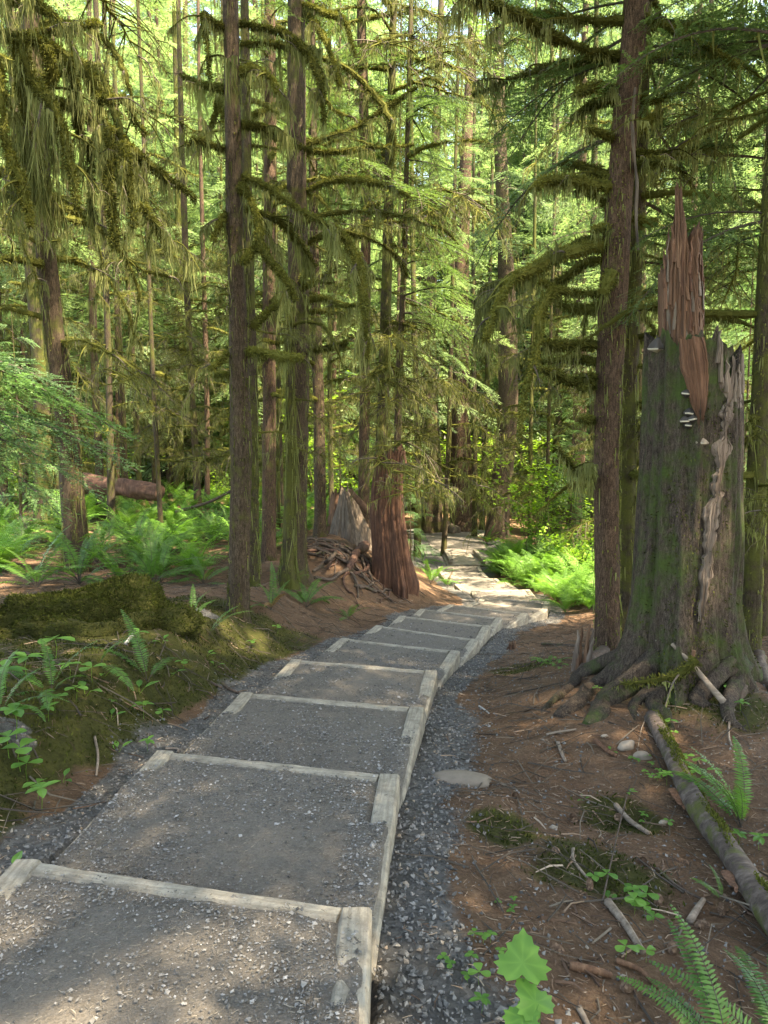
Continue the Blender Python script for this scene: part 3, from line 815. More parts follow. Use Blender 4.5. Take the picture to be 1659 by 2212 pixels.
def px_branch(T, path, dy, r0=.02, moss=.03, hang=230, hl=.22, twigs=5, r1=.005, fuzz=1700, hk=.78, **kw):
    """a limb read off the photograph as (px, py) points; dy = how far its tip comes forward (-) or goes back (+)"""
    n = len(path); dys = np.linspace(0, 1, n)**1.2*dy
    P = np.array([at(x, y, T['Y']+e) for (x, y), e in zip(path, dys)]) - T['base']
    b, h = mossy_branch(P, r0*.9, r1, moss*.78, hang*.95, rh, hl*hk, twigs, fuzz=fuzz, **kw)
    ob = b.build('branch', [M['moss'], M['twig']], T['root'])
    if h.n: h.build('hanging_moss', M['hang'], ob)['kind'] = 'stuff'
    return ob

def random_branches(T, n, z0, z1, kinds, rng, scl=(.7, 1.3), az=None):
    for k in range(n):
        z = rng.uniform(z0, z1); a = rng.uniform(*az) if az else rng.uniform(0, 6.283)
        q = [float(np.interp(z, T['P'][:, 2], T['P'][:, c])) for c in (0, 1)]
        rr = float(np.interp(z, T['P'][:, 2], T['rad']))*.8
        place_branch(T['root'], int(rng.choice(kinds)), z, a, rng.uniform(*scl), rng, (q[0]+math.cos(a)*rr, q[1]+math.sin(a)*rr), rng.uniform(-.15, .2))

def S(u, v, ox, oy, sc):            # reading of an enlarged detail -> reading units
    return ((ox+u/sc)*.6636, (oy+v/sc)*.6636)
def Q2(*pts): return [S(u, v, 650, 0, 1.36) for u, v in pts]
def Q3(*pts): return [S(u, v, 700, 700, 1.36) for u, v in pts]
def Q5(*pts): return [S(u, v, 1350, 800, 1.36) for u, v in pts]
def QR(*pts): return [S(u, v, 1250, 0, 1.327) for u, v in pts]
def QL(*pts): return [S(u, v, 0, 0, 1.36) for u, v in pts]

# ---- the slim dark tree left of the stairs
T1 = hero_tree('conifer_tree', 'slim dark conifer with pale lichen spots, nearest trunk left of the stairs', 8.0,
               [(514, 1318, 46), (516, 1240, 44), (521, 1000, 45), (516, 760, 41), (508, 500, 37), (503, 250, 34), (498, 0, 31)], 17, M['bark'], moss=2200, flare=.28)
px_branch(T1, Q2((180, 105), (280, 120), (380, 150), (480, 235), (535, 360), (550, 540)), -.7, .018, .028, 260, .20)
px_branch(T1, Q2((180, 195), (320, 188), (400, 210), (480, 240)), .4, .015, .026, 300, .22)
px_branch(T1, Q2((180, 320), (260, 308), (320, 350), (345, 410)), -.4, .016, .030, 330, .26)
px_branch(T1, Q2((185, 555), (270, 560), (340, 600), (440, 645), (500, 670)), .5, .016, .028, 300, .22)
px_branch(T1, Q2((190, 778), (300, 830), (450, 930), (600, 1010), (665, 1085), (705, 1180), (722, 1300), (735, 1450), (742, 1590)), -.9, .024, .030, 260, .24, 9)
px_branch(T1, Q2((165, 810), (220, 870), (258, 980), (270, 1080), (325, 1170), (385, 1235), (425, 1330)), -1.0, .022, .034, 280, .26)
px_branch(T1, Q2((268, 1075), (225, 1120), (188, 1160)), -.9, .012, .022, 260, .2, 2)
px_branch(T1, Q2((200, 925), (340, 970), (430, 1060), (515, 1180)), .8, .018, .030, 280, .24)
px_branch(T1, Q2((118, 400), (60, 385), (-10, 368), (-80, 330)), .5, .016, .020, 260, .24)
px_branch(T1, Q2((118, 665), (60, 640), (-10, 618), (-60, 640)), -.4, .013, .014, 180, .2)
px_branch(T1, Q2((115, 940), (85, 990), (60, 1070)), -.4, .012, .016, 200, .2, 2)
px_branch(T1, Q2((118, 130), (60, 105), (20, 60), (30, 160), (45, 350)), -.5, .014, .020, 240, .25)
px_branch(T1, Q2((115, 560), (85, 450), (60, 540), (10, 610)), .5, .012, .016, 200, .2)
px_branch(T1, Q3((170, 490), (215, 445), (270, 400), (335, 355)), .9, .018, .030, 260, .2, 2)
px_branch(T1, Q3((135, 605), (200, 605), (280, 625), (390, 630)), -.6, .022, .034, 330, .16, 1, .02)
px_branch(T1, Q3((60, 610), (20, 650), (-20, 680)), -.4, .014, .02, 250, .16, 2)
px_branch(T1, Q3((70, 700), (30, 705), (-5, 712)), .3, .014, .02, 250, .16, 1)

T1b = hero_tree('conifer_tree', 'thin mossy trunk close behind the nearest left trunk', 10.0,
                [(545, 1258, 30), (546, 1150, 26), (545, 900, 24), (538, 600, 21), (532, 300, 18), (528, 0, 16)], 15, M['bark_moss'], moss=2200, hangmoss=.2)
random_branches(T1b, 9, 1.5, 6.5, [2, 2, 1], rh, (.5, .9))
T2 = hero_tree('conifer_tree', 'straight brown conifer between the nearest left trunk and the double trunk', 12.0,
               [(580, 1228, 36), (581, 1150, 29), (582, 900, 28), (581, 600, 27), (584, 300, 25), (583, 0, 22)], 20, M['bark_red'], moss=1200)
random_branches(T2, 20, 2.2, 9.5, [0, 1, 1, 2], rh, (.6, 1.2))
T3 = hero_tree('conifer_tree', 'thicker brown conifer with flared foot left of the root mound', 11.0,
               [(634, 1245, 66), (636, 1190, 50), (641, 1000, 44), (645, 700, 42), (641, 400, 40), (640, 0, 36)], 20, M['bark'], moss=2200, flare=.4)
px_branch(T3, Q2((455, 640), (560, 610), (700, 560), (820, 480), (900, 430), (960, 385)), .9, .024, .022, 200, .22, 8)
px_branch(T3, Q2((455, 855), (540, 815), (640, 795), (740, 802), (830, 825), (930, 870)), -.9, .024, .026, 220, .2, 9)
px_branch(T3, Q2((455, 1085), (540, 1045), (660, 1032), (800, 1080), (880, 1150), (920, 1230)), .8, .022, .024, 220, .2, 9)
px_branch(T3, Q2((455, 670), (600, 672), (760, 655), (950, 640)), .7, .020, .018, 200, .18, 8)
px_branch(T3, Q3((405, 382), (480, 365), (560, 400), (650, 395)), -.5, .02, .028, 260, .2, 3)
px_branch(T3, Q3((395, 602), (480, 592), (540, 580), (590, 556)), -.6, .024, .036, 330, .17, 1, .02)
px_branch(T3, Q3((330, 570), (270, 565), (212, 552)), -.3, .02, .028, 300, .18, 1)
px_branch(T3, Q3((400, 425), (500, 425), (600, 435)), .5, .018, .026, 300, .2, 2)
px_branch(T3, Q3((365, 320), (385, 285), (400, 250)), -.4, .024, .026, 100, .1, 0, .02)
px_branch(T3, Q3((375, 335), (415, 305), (455, 288)), -.4, .02, .026, 250, .2, 0)
px_branch(T3, Q2((400, 470), (330, 465), (260, 500), (190, 520)), -.6, .018, .024, 220, .2, 5)
px_branch(T3, Q2((420, 20), (480, 20), (560, 60), (640, 90), (690, 250)), -.7, .02, .026, 260, .26, 6)
px_branch(T3, Q2((450, 40), (520, 110), (580, 240), (620, 380)), -.9, .016, .022, 240, .24, 6)
random_branches(T3, 10, 4.2, 10, [0, 1, 3], rh, (.6, 1.2))
T3b = hero_tree('conifer_tree', 'moss draped thin stem in front of the thicker brown conifer', 10.6,
                [(622, 1238, 38), (624, 1180, 28), (628, 1000, 24), (627, 850, 20), (624, 720, 16), (630, 655, 9)], 3.9, M['bark_moss'], moss=2600, hangmoss=.3)
random_branches(T3b, 3, 2.4, 3.6, [2, 3], rh, (.4, .6))
T4 = hero_tree('conifer_tree', 'narrow brown trunk standing just left of the root mound', 13.6,
               [(692, 1168, 34), (692, 1120, 27), (689, 900, 24), (683, 700, 21), (678, 500, 18), (672, 0, 14)], 16, M['bark'], moss=900)
random_branches(T4, 18, 2.2, 9, [0, 1, 1, 2], rh, (.5, 1.1))
T5 = hero_tree('conifer_tree', 'straight clean brown trunk rising behind the broken stump', 16.0,
               [(786, 1105, 30), (786, 1050, 24), (788, 800, 22), (790, 500, 21), (786, 250, 19), (780, 0, 17)], 22, M['bark_red'], crown_z=11, moss=500)
random_branches(T5, 18, 3.2, 11, [1, 1, 1, 0], rh, (.8, 1.4))
T6 = hero_tree('conifer_tree', 'mossy trunk directly behind the red broken stump', 15.0,
               [(818, 1110, 30), (822, 1000, 27), (830, 800, 24), (838, 500, 20), (846, 200, 16), (850, 0, 14)], 20, M['bark_moss'], moss=1500, hangmoss=.15)
random_branches(T6, 24, 2.0, 10.5, [1, 1, 0, 0, 2], rh, (.8, 1.5))
T7 = hero_tree('conifer_tree', 'thin dark pole of a tree right of the broken stump', 14.4,
               [(856, 1110, 19), (858, 980, 16), (863, 800, 14), (872, 600, 12), (880, 300, 10), (888, 0, 8)], 13, M['bark'], moss=600)
random_branches(T7, 26, 1.6, 9.5, [1, 1, 1, 0], rh, (.8, 1.45), az=(-1.9, 1.5))

# ---- the pair right of the stairs
T8 = hero_tree('conifer_tree', 'tall conifer with thick mossy arms right of the stairs, left of the broken snag', 7.0,
               [(1312, 1418, 62), (1312, 1330, 54), (1310, 1000, 57), (1318, 780, 58), (1332, 520, 55), (1348, 300, 50), (1374, 0, 46)], 17, M['bark_red'], crown_z=9.0, moss=2600, flare=.2)
for path, dy, r0, ms, hg, hl, tw in (
        (Q5((830, 215), (720, 205), (640, 200), (590, 225), (552, 310), (545, 440), (505, 590), (480, 700), (470, 850)), -.8, .024, .034, 260, .20, 5),
        (Q5((620, 190), (590, 175), (550, 155)), -.3, .012, .02, 150, .1, 0),
        (Q5((840, 60), (740, 80), (650, 160), (590, 215)), .5, .02, .032, 240, .2, 3),
        (Q5((880, -10), (760, 10), (620, 50), (520, 110), (440, 150), (385, 220), (345, 310), (310, 420)), -1.0, .03, .040, 280, .22, 8),
        (Q5((805, 440), (700, 442), (630, 435), (570, 425)), -.4, .022, .040, 330, .16, 1),
        (Q5((830, 265), (730, 282), (640, 255)), .3, .02, .034, 320, .18, 1),
        (Q5((805, 590), (760, 585), (700, 602), (620, 565), (560, 540)), -.6, .02, .030, 250, .16, 3),
        (Q5((805, 510), (690, 500), (560, 512)), .4, .016, .022, 230, .16, 3),
        (Q5((795, 775), (735, 762)), -.2, .018, .03, 330, .14, 0),
        (Q5((795, 1030), (740, 1010), (690, 970), (635, 890)), -.4, .018, .028, 300, .18, 2),
        (Q5((800, 620), (760, 610), (730, 640)), -.3, .018, .03, 300, .2, 0),
        (QR((1020, 245), (850, 205), (700, 140), (560, 60), (400, 0), (300, -40)), -1.0, .03, .036, 260, .20, 8),
        (QR((1050, 90), (840, 85), (720, 65), (620, 55), (450, 0)), .7, .022, .032, 260, .18, 6),
        (QR((1020, 240), (900, 255), (720, 290), (550, 340), (380, 410)), .9, .02, .030, 230, .20, 9),
        (QR((1010, 385), (920, 375), (830, 400)), -.4, .018, .030, 300, .16, 2),
        (QR((1005, 430), (900, 450), (850, 490)), .4, .018, .030, 300, .2, 2),
        (QR((990, 605), (930, 570), (880, 550)), -.5, .014, .012, 100, .1, 2),
        (QR((985, 770), (880, 720), (760, 705)), .4, .022, .038, 320, .18, 2),
        (QR((985, 812), (850, 790), (710, 770), (650, 810)), -.5, .024, .044, 330, .18, 2),
        (QR((975, 890), (920, 850), (870, 830)), .2, .02, .036, 330, .16, 1),
        (QR((960, 1045), (860, 1050), (740, 1110), (620, 1180), (530, 1210), (430, 1260), (405, 1440)), .7, .024, .036, 260, .20, 7),
        (QR((1085, 560), (1140, 520), (1200, 488)), .3, .016, .022, 300, .16, 1),
        (QR((1085, 665), (1200, 668), (1300, 662), (1450, 620)), .7, .014, .014, 200, .16, 6),
        (QR((1080, 720), (1140, 705), (1205, 690)), -.3, .022, .036, 330, .16, 1),
        (QR((1090, 430), (1180, 430), (1260, 390), (1330, 350)), .6, .016, .016, 200, .18, 4),
        (QR((1070, 920), (1130, 960), (1180, 950)), .3, .016, .024, 300, .16, 1),
        (QR((1110, 60), (1200, 110), (1380, 190), (1540, 290)), -.5, .012, .006, 60, .12, 10),
        (QR((1000, 1000), (950, 985), (900, 990)), -.3, .018, .03, 300, .16, 1)):
    px_branch(T8, path, dy, r0, ms, hg, hl, tw, .007)
px_branch(T8, QR((985, 1150), (975, 1200), (945, 1260)), -.25, .03, .04, 260, .25, 0, .03)
T9 = hero_tree('conifer_tree', 'moss coated second stem hard behind the tall conifer right of the stairs', 7.7,
               [(1352, 1405, 50), (1350, 1300, 44), (1352, 1000, 42), (1362, 700, 38), (1376, 400, 34), (1392, 0, 28)], 15, M['bark_moss'], moss=2800, hangmoss=.2)
random_branches(T9, 26, .9, 6.6, [2, 2, 0], rh, (.45, .9), az=(-1.2, 1.6))
# a strip of dead bark hanging on the tall conifer
sb = MB(); Pb = np.array([at(x, y, 6.82) for x, y in ((1372, 190), (1366, 260), (1370, 330), (1376, 400), (1374, 470), (1378, 540))]) - T8['base']
tube(sb, spline(Pb, 40), .021*(1+.3*noise(np.arange(40)*.4, 3.3, 0, 5)), 7, lambda th, s, p: 1-.45*np.abs(np.sin(th)) + .2*noise(th*2, s*14, 0, 4), 0)
tag(sb.build('hanging_bark_strip', M['grey_wood'], T8['root']), 'pale strip of dead bark')
T10 = hero_tree('conifer_tree', 'mossy trunk at the right picture edge with sunlit side', 6.6,
                [(1614, 1478, 52), (1618, 1380, 44), (1628, 1150, 43), (1645, 850, 40), (1662, 500, 36), (1690, 0, 30)], 15, M['bark_moss'], moss=2200, flare=.5, roots=4)
random_branches(T10, 12, 1.4, 5, [2, 1, 0], rh, (.5, 1.0), az=(1.4, 4.6))

BOUGH = []
for k in range(3):
    mb = MB(); mb.add_arr(SPR_FINE[k]); BOUGH.append(mb.mesh('bough', MATS_CROWN))
def boughs(T, n, z0, z1, ls, az, rng=rh):
    for k in range(n):
        z = rng.uniform(z0, z1); a = rng.uniform(*az); q = [float(np.interp(z, T['P'][:, 2], T['P'][:, c])) for c in (0, 1)]
        link('bough', BOUGH[int(rng.integers(3))], T['root'], (q[0], q[1], z), (rng.normal(0, .25), rng.uniform(.0, .35), a), rng.uniform(*ls))
boughs(T9, 13, 3.8, 6.6, (1.3, 2.3), (-.9, 1.2))
boughs(T10, 9, 3.6, 6.2, (1.0, 1.9), (1.6, 4.4))
boughs(T8, 8, 4.6, 6.6, (1.2, 2.0), (2.2, 4.0))
boughs(T6, 12, 5.5, 9.5, (1.2, 2.2), (0, 6.28)); boughs(T7, 14, 4.5, 9, (1.2, 2.3), (-1.6, 1.4)); boughs(T5, 12, 6, 10, (1.2, 2.2), (0, 6.28)); boughs(T4, 10, 5, 9, (1.0, 1.8), (0, 6.28)); boughs(T2, 8, 6, 9, (1.0, 1.8), (0, 6.28))

# ---- left side
T11 = hero_tree('conifer_tree', 'leaning mossy trunk rising out of the ferns at the left', 11.0,
                [(165, 1195, 54), (160, 1130, 50), (148, 950, 47), (128, 800, 45), (104, 600, 42), (85, 350, 40), (66, 0, 36)], 17, M['bark'], crown_z=8.6, moss=3000, hangmoss=.3, flare=.15)
random_branches(T11, 14, 2.0, 5.0, [0, 0, 3, 2, 1], rh, (.7, 1.3))
random_branches(T11, 18, 4.5, 9, [0, 3, 3, 1], rh, (1.0, 1.8))
T0 = hero_tree('conifer_tree', 'big moss laden tree at the left edge with a curtain of hanging moss', 6.0,
               [(-95, 1330, 90), (-100, 900, 78), (-110, 400, 70), (-120, 0, 62)], 15, M['bark_moss'], crown_z=8.0, moss=1200)
for path, dy, r0, ms, hg, hl, tw in (
        (QL((-130, 120), (0, 150), (100, 180), (200, 195), (300, 260), (400, 340), (425, 430), (465, 550), (540, 625), (620, 700), (700, 765), (790, 820), (870, 890)), .5, .036, .036, 520, .42, 10),
        (QL((100, 180), (140, 350), (200, 430), (268, 560), (300, 700), (345, 920)), -.3, .02, .028, 520, .5, 5),
        (QL((-60, 180), (0, 330), (20, 600), (90, 800), (135, 1000)), -.4, .022, .028, 560, .55, 5),
        (QL((480, 560), (492, 700), (480, 850), (500, 1000), (512, 1110)), -.1, .014, .026, 460, .3, 2),
        (QL((530, 630), (560, 720), (575, 850), (590, 1010)), -.1, .014, .024, 460, .3, 2),
        (QL((-60, -40), (60, -10), (150, 10), (220, 60)), -.3, .024, .030, 420, .34, 5),
        (QL((-60, 160), (80, 160), (250, 130), (350, 110), (450, 108)), .6, .018, .020, 330, .26, 5),
        (QL((200, 200), (230, 330), (190, 470), (170, 640), (200, 820), (240, 1020)), .4, .016, .022, 560, .6, 5),
        (QL((60, 170), (90, 340), (110, 520), (120, 700), (150, 900)), .2, .018, .024, 560, .6, 5),
        (QL((300, 250), (340, 420), (345, 560), (400, 700), (400, 960)), .5, .014, .018, 420, .42, 6),
        (QL((230, 440), (330, 480), (420, 560), (460, 690), (520, 790)), .7, .014, .018, 360, .3, 6),
        (QL((620, 900), (680, 970), (720, 1050), (760, 1130)), .3, .012, .016, 380, .3, 5),
        (QL((-80, 900), (20, 860), (110, 870), (200, 900)), .5, .016, .018, 360, .4, 5),
        (QL((430, 440), (500, 440), (570, 440), (585, 520), (650, 600)), .4, .014, .014, 260, .2, 5)):
    px_branch(T0, path, dy, r0, ms, hg*.6, hl*.8, tw, .006, 1800, hw=.007, spread=1.2, hk=.62)

# ------------------------------------------------------------------ the forest behind
rf_ = np.random.default_rng(52)
def forest_tree(label, x, y, r, group=None, kind=0, nbr=14, z0=1.5, z1=9, bk=(1, 1, 0, 2), bs=(.7, 1.3), crown=None, crown_z=7.0, cs=1.0, name='conifer_tree', lean=0, hs=1.0):
    s = r/.155
    t = thing(name, label, 'tree', (x, y, gz(x, y)), group)
    t.rotation_euler = (lean*rf_.normal(0, 1), lean*rf_.normal(0, 1), rf_.uniform(0, 6.28))
    link('trunk', TRUNK_ME[kind], t, scl=(s, s, hs))
    for k in range(nbr):
        z = z0 + (z1-z0)*(k+rf_.random())/nbr; a = rf_.uniform(0, 6.283)
        q = [float(np.interp(z/hs, TRUNKS[kind][:, 2], TRUNKS[kind][:, c]))*s for c in (0, 1)]
        place_branch(t, int(rf_.choice(bk)), z, a, rf_.uniform(*bs), rf_, (q[0]+math.cos(a)*r*.6, q[1]+math.sin(a)*r*.6), rf_.uniform(-.15, .2))
    if crown is not None:
        link('crown', crown, t, (0, 0, crown_z), (0, 0, rf_.uniform(0, 6)), cs)
    return t

# trees one can single out, read as (px at the foot, distance, trunk width px)
NAMED = [
    (92, 17.5, 46, 1, 'wide moss covered trunk behind the leaning trunk at the left', 16, 6.5),
    (236, 16.5, 17, 1, 'thin dark trunk in front of the brown fallen log', 18, 7),
    (216, 21, 20, 0, 'dark trunk beside the left end of the fallen log', 10, 8),
    (268, 22, 17, 0, 'slim trunk behind the middle of the fallen log', 16, 8),
    (300, 24, 14, 1, 'thin trunk above the right end of the fallen log', 18, 8),
    (345, 15.5, 11, 1, 'crooked mossy pole among the ferns left of the slim dark pole', 16, 6),
    (386, 27, 26, 1, 'brightly sunlit pale mossy trunk in the left background', 16, 9),
    (427, 19.5, 17, 0, 'slim dark pole with whorls of dead branches, left background', 40, 4),
    (446, 23, 13, 3, 'thin reddish trunk just right of the slim dark pole', 18, 8),
    (478, 34, 13, 1, 'pale sunlit trunk left of the nearest left trunk', 10, 10),
    (600, 17, 9, 1, 'thin mossy pole between two brown trunks', 26, 5),
    (610, 18.5, 8, 0, 'second thin pole between two brown trunks', 22, 5),
    (716, 19, 12, 1, 'mossy tree with pale drooping boughs behind the grey stump', 34, 5),
    (902, 25.5, 16, 1, 'small mossy trunk standing at the left edge of the far path', 14, 6),
    (932, 32.5, 46, 0, 'broad dark trunk at the left side of the far path', 8, 9),
    (1000, 32.8, 56, 3, 'broad reddish trunk with exposed roots at the end of the path', 8, 10),
    (1026, 31.0, 13, 1, 'thin trunk right of the broad reddish path end trunk', 12, 7),
    (1043, 33.5, 14, 1, 'sunlit thin mossy trunk right of the path end', 12, 8),
    (1074, 30.0, 54, 0, 'broad dark trunk right of the far path', 8, 10),
    (1148, 24, 11, 1, 'thin mossy stem above the fern bed', 24, 6),
    (1182, 23, 10, 0, 'thin dark dead stem above the fern bed', 30, 7),
    (1240, 27, 34, 3, 'red barked sunlit trunk above the fern bed', 12, 9),
    (1375, 13, 26, 1, 'mossy trunk half hidden behind the right pair of trunks', 22, 6),
    (1655, 10, 40, 0, 'dark trunk in the shade at the far right edge', 14, 5),
]
for k, (px, D, w, kind, lab, nbr, cz) in enumerate(NAMED):
    x = (px-829.5)/FD*D*1.0
    forest_tree(lab, x, D, w*.5*D/FD, 'trees one can single out in the background', kind, int(nbr*.75), 1.3, cz+2.5, (1, 1, 0, 2) if kind != 3 else (1, 2), (.6, 1.25),
                CROWN_MID[k % 2] if k % 3 == 0 else None, cz, rf_.uniform(.8, 1.15), lean=.012)

LMK = sorted([(px, lab) for px, D, w, kd, lab, *_ in []] + [
    (40, 'the left picture edge'), (95, 'the wide moss covered trunk'), (160, 'the leaning mossy trunk'), (236, 'the thin dark trunk'), (300, 'the fallen log end'), (386, 'the pale sunlit trunk'), (430, 'the slim dark pole'),
    (515, 'the nearest left trunk'), (582, 'the straight brown conifer'), (642, 'the thicker brown conifer'), (690, 'the narrow brown trunk'), (745, 'the grey stump'), (788, 'the clean brown trunk'), (845, 'the red broken stump'),
    (935, 'the broad dark path trunk'), (1002, 'the broad reddish path trunk'), (1076, 'the broad trunk right of the path'), (1148, 'the thin mossy stem'), (1182, 'the thin dead stem'), (1240, 'the red barked trunk'),
    (1312, 'the right pair of trunks'), (1420, 'the left flank of the snag'), (1490, 'the snag top'), (1570, 'the right flank of the snag'), (1640, 'the right edge trunk')])
def beside(x, y):
    px = 829.5 + x/y*FD; return min(LMK, key=lambda q: abs(q[0]-px))[1]
pts = []
def clear(x, y, d):
    return all((x-a)**2 + (y-b)**2 > d*d for a, b in pts)
for px, D, *_ in NAMED: pts.append(((px-829.5)/FD*D, D))
tries = 0; nfar = 0
while nfar < 225 and tries < 30000:
    tries += 1
    D = (17 + 15*rf_.random()) if nfar < 16 else (31 + 17*rf_.random()) if nfar < 80 else (48 + 40*rf_.random()); an = math.radians(rf_.uniform(-33, 33)); x, y = D*math.tan(an), D
    t_, _ = path_coords(np.array([x]), np.array([y]))
    if y < 36 and abs(t_[0]) < 2.6: continue
    if 0 < t_[0] < 7 and y < 24: continue
    if 1 < x < 15 and 28 < y < 41 and abs(x-4-(38-y)*1.42) < 5: continue      # the sunlit gap beyond the path end
    if 2.5 < x < 14 and 12 < y < 24: continue
    if not clear(x, y, 1.7 + .012*D): continue
    pts.append((x, y)); nfar += 1
    big = rf_.random() < .3
    if D < 30:
        forest_tree('mossy conifer with dead branches behind ' + beside(x, y), x, y, rf_.uniform(.07, .15), 'conifers in the middle distance', int(rf_.integers(4)), 16, 1.2, 10, (1, 1, 0, 2), (.7, 1.4),
                    CROWN_MID[int(rf_.integers(2))], rf_.uniform(3.0, 8.0), rf_.uniform(.85, 1.3), lean=.02)
    else:
        forest_tree(('thick' if big else 'slim') + (' sunlit conifer' if D < 48 else ' farthest conifer') + ' behind ' + beside(x, y), x, y, rf_.uniform(.10, .24) * (1.6 if big else 1), 'conifers far back in the wood', int(rf_.integers(4)), 6, 1.0, 7, (1, 0), (1, 1.6),
                    CROWN_FAR[int(rf_.integers(4))], 0, rf_.uniform(.85, 1.15) + max(0, D-40)*.018, lean=.015)

for k, (px, D, cz, cs, lab) in enumerate(((1420, 24, 4.0, 1.1, 'green boughed conifer behind the right pair of trunks'), (1530, 20, 3.0, 1.1, 'green boughed conifer behind the snag'),
        (1640, 19, 3.2, 1.1, 'green boughed conifer right behind the snag'), (1490, 30, 2.5, 1.2, 'green boughed conifer far behind the snag spire'), (960, 26, 5.0, 1.0, 'green boughed conifer left of the path end'), (1150, 44, 2.0, 1.5, 'green boughed conifer far behind the vine maple'),
        (1290, 21, 6.0, 1.0, 'green boughed conifer left of the right pair of trunks'), (250, 24, 3.0, 1.1, 'green boughed conifer behind the fallen log'), (335, 27, 3.0, 1.2, 'green boughed conifer left of the pale sunlit trunk'), (500, 24, 3.5, 1.1, 'green boughed conifer behind the nearest left trunk'),
        (560, 30, 3.0, 1.2, 'green boughed conifer behind the straight brown conifer'), (720, 27, 4.0, 1.1, 'green boughed conifer behind the grey stump'), (850, 30, 4.0, 1.2, 'green boughed conifer behind the red broken stump'), (120, 21, 3.5, 1.0, 'green boughed conifer behind the leaning trunk'))):
    pts.append(((px-829.5)/FD*D, D))
    forest_tree(lab, (px-829.5)/FD*D, D, rf_.uniform(.08, .13), 'green boughed conifers', k % 4, 10, 1.5, 8, (1, 1, 0), (.8, 1.4), CROWN_MID[k % 2], cz, cs, lean=.015)
# tall neighbours to the right of and behind the viewer, whose crowns shade the stairs
for k, (x, y, s) in enumerate(((4.2, 1.0, 1.0), (7.0, -1.5, 1.1), (5.0, -4.0, 1.0), (9.2, 2.2, 1.1), (3.0, -6.0, .95), (8.5, -6.5, 1.1), (7.4, 5.0, 1.05), (11.5, -2.5, 1.1), (1.2, -3.2, .95), (-2.8, -2.2, 1.0), (12.5, 4.0, 1.1), (5.2, 3.6, .9), (5.0, 8.6, .85), (-5.6, 1.6, 1.0))):
    forest_tree('tall conifer with a high crown standing outside the view beside the stairs', x, y, .17*s, 'tall conifers beside the stairs', k % 4, 4, 4, 8, (0, 1), (.8, 1.2), CROWN_HIGH[k % 2], 6.5 + (k % 4)*1.1, s*1.12)

for k, (x, y, cz, cs, lab) in enumerate(((4.25, 13.4, 3.6, .72, 'small conifer added close behind the right pair of trunks to shade the lower stairs'), (5.05, 16.2, 4.2, .72, 'second small conifer added behind the right pair of trunks to shade the lower stairs'), (5.7, 19.0, 4.2, .75, 'third small conifer added behind the right pair of trunks to shade the lower stairs'))):
    forest_tree(lab, x, y, .07, 'green boughed conifers', k % 3, 5, 1.2, 4, (1, 2), (.5, .9), CROWN_MID[k % 2], cz, cs)  # added conifers, set so their crowns keep the sun off the lower stairs
# young hemlocks with boughs to the ground
def young(label, x, y, k, s, group='young hemlocks'):
    t = thing('young_hemlock', label, 'tree', (x, y, gz(x, y)-.05), group, rf_.uniform(0, 6.28), s)
    mb = MB(); hh = [6.6, 4.6, 8.6][k]
    tube(mb, spline([(0, 0, 0), (.03, .02, hh*.5), (0, 0, hh)], 14), np.linspace(.035, .004, 14), 6, None)
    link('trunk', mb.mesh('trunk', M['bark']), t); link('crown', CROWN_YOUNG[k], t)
    return t
for (px, D, k, s, lab) in ((735, 20, 0, .8, 'young hemlock behind the grey stump'), (888, 18.5, 1, .55, 'young hemlock with fresh sprays right of the broken stump'),
                           (1235, 24, 0, .9, 'young hemlock behind the fern bed'),
                           
                           (1440, 22, 0, 1.3, 'young hemlock behind the snag, left side'), (1605, 12, 2, .8, 'young hemlock behind the snag, right side'), (1640, 17, 0, 1.2, 'young hemlock at the right edge behind the snag'),
                           (1300, 25, 2, .9, 'young hemlock behind the right pair of trunks'), (40, 15, 1, 1.0, 'young hemlock at the left edge behind the ferns'),
                           (330, 30, 2, 1.0, 'young hemlock far back beyond the fallen log'), (520, 28, 2, 1.0, 'young hemlock behind the nearest left trunk'), (190, 26, 0, 1.3, 'young hemlock behind the fallen log'),
                           (655, 30, 2, .9, 'young hemlock far behind the double trunk')):
    young(lab, (px-829.5)/FD*D, D, k, s)
# the flat bough that reaches in from the left
lt = thing('young_hemlock', 'young hemlock at the left edge reaching flat green boughs into view', 'tree', (-4.75, 7.6, gz(-4.75, 7.6)-.05), 'young hemlocks')
mb = MB(); tube(mb, spline([(0, 0, 0), (.02, .02, 2), (0, .05, 4.6)], 14), np.linspace(.04, .006, 14), 6, None); link('trunk', mb.mesh('trunk', M['bark']), lt)
spm = []
for k in range(3):
    mb = MB(); mb.add_arr(SPR_FINE[k]); spm.append(mb.mesh('bough', MATS_NEW))
for (z, az, l, ti) in ((2.45, -.10, 2.1, .02), (2.30, .12, 2.3, .08), (2.15, -.32, 1.9, .10), (2.05, .02, 2.35, .13), (1.85, .2, 1.9, .12), (1.75, -.18, 1.8, .16), (2.55, .30, 1.6, 0), (2.7, -.35, 1.4, 0)):
    link('bough', spm[int(rf_.integers(3))], lt, (.02, 0, z), (rf_.normal(0, .15), ti, az), l)

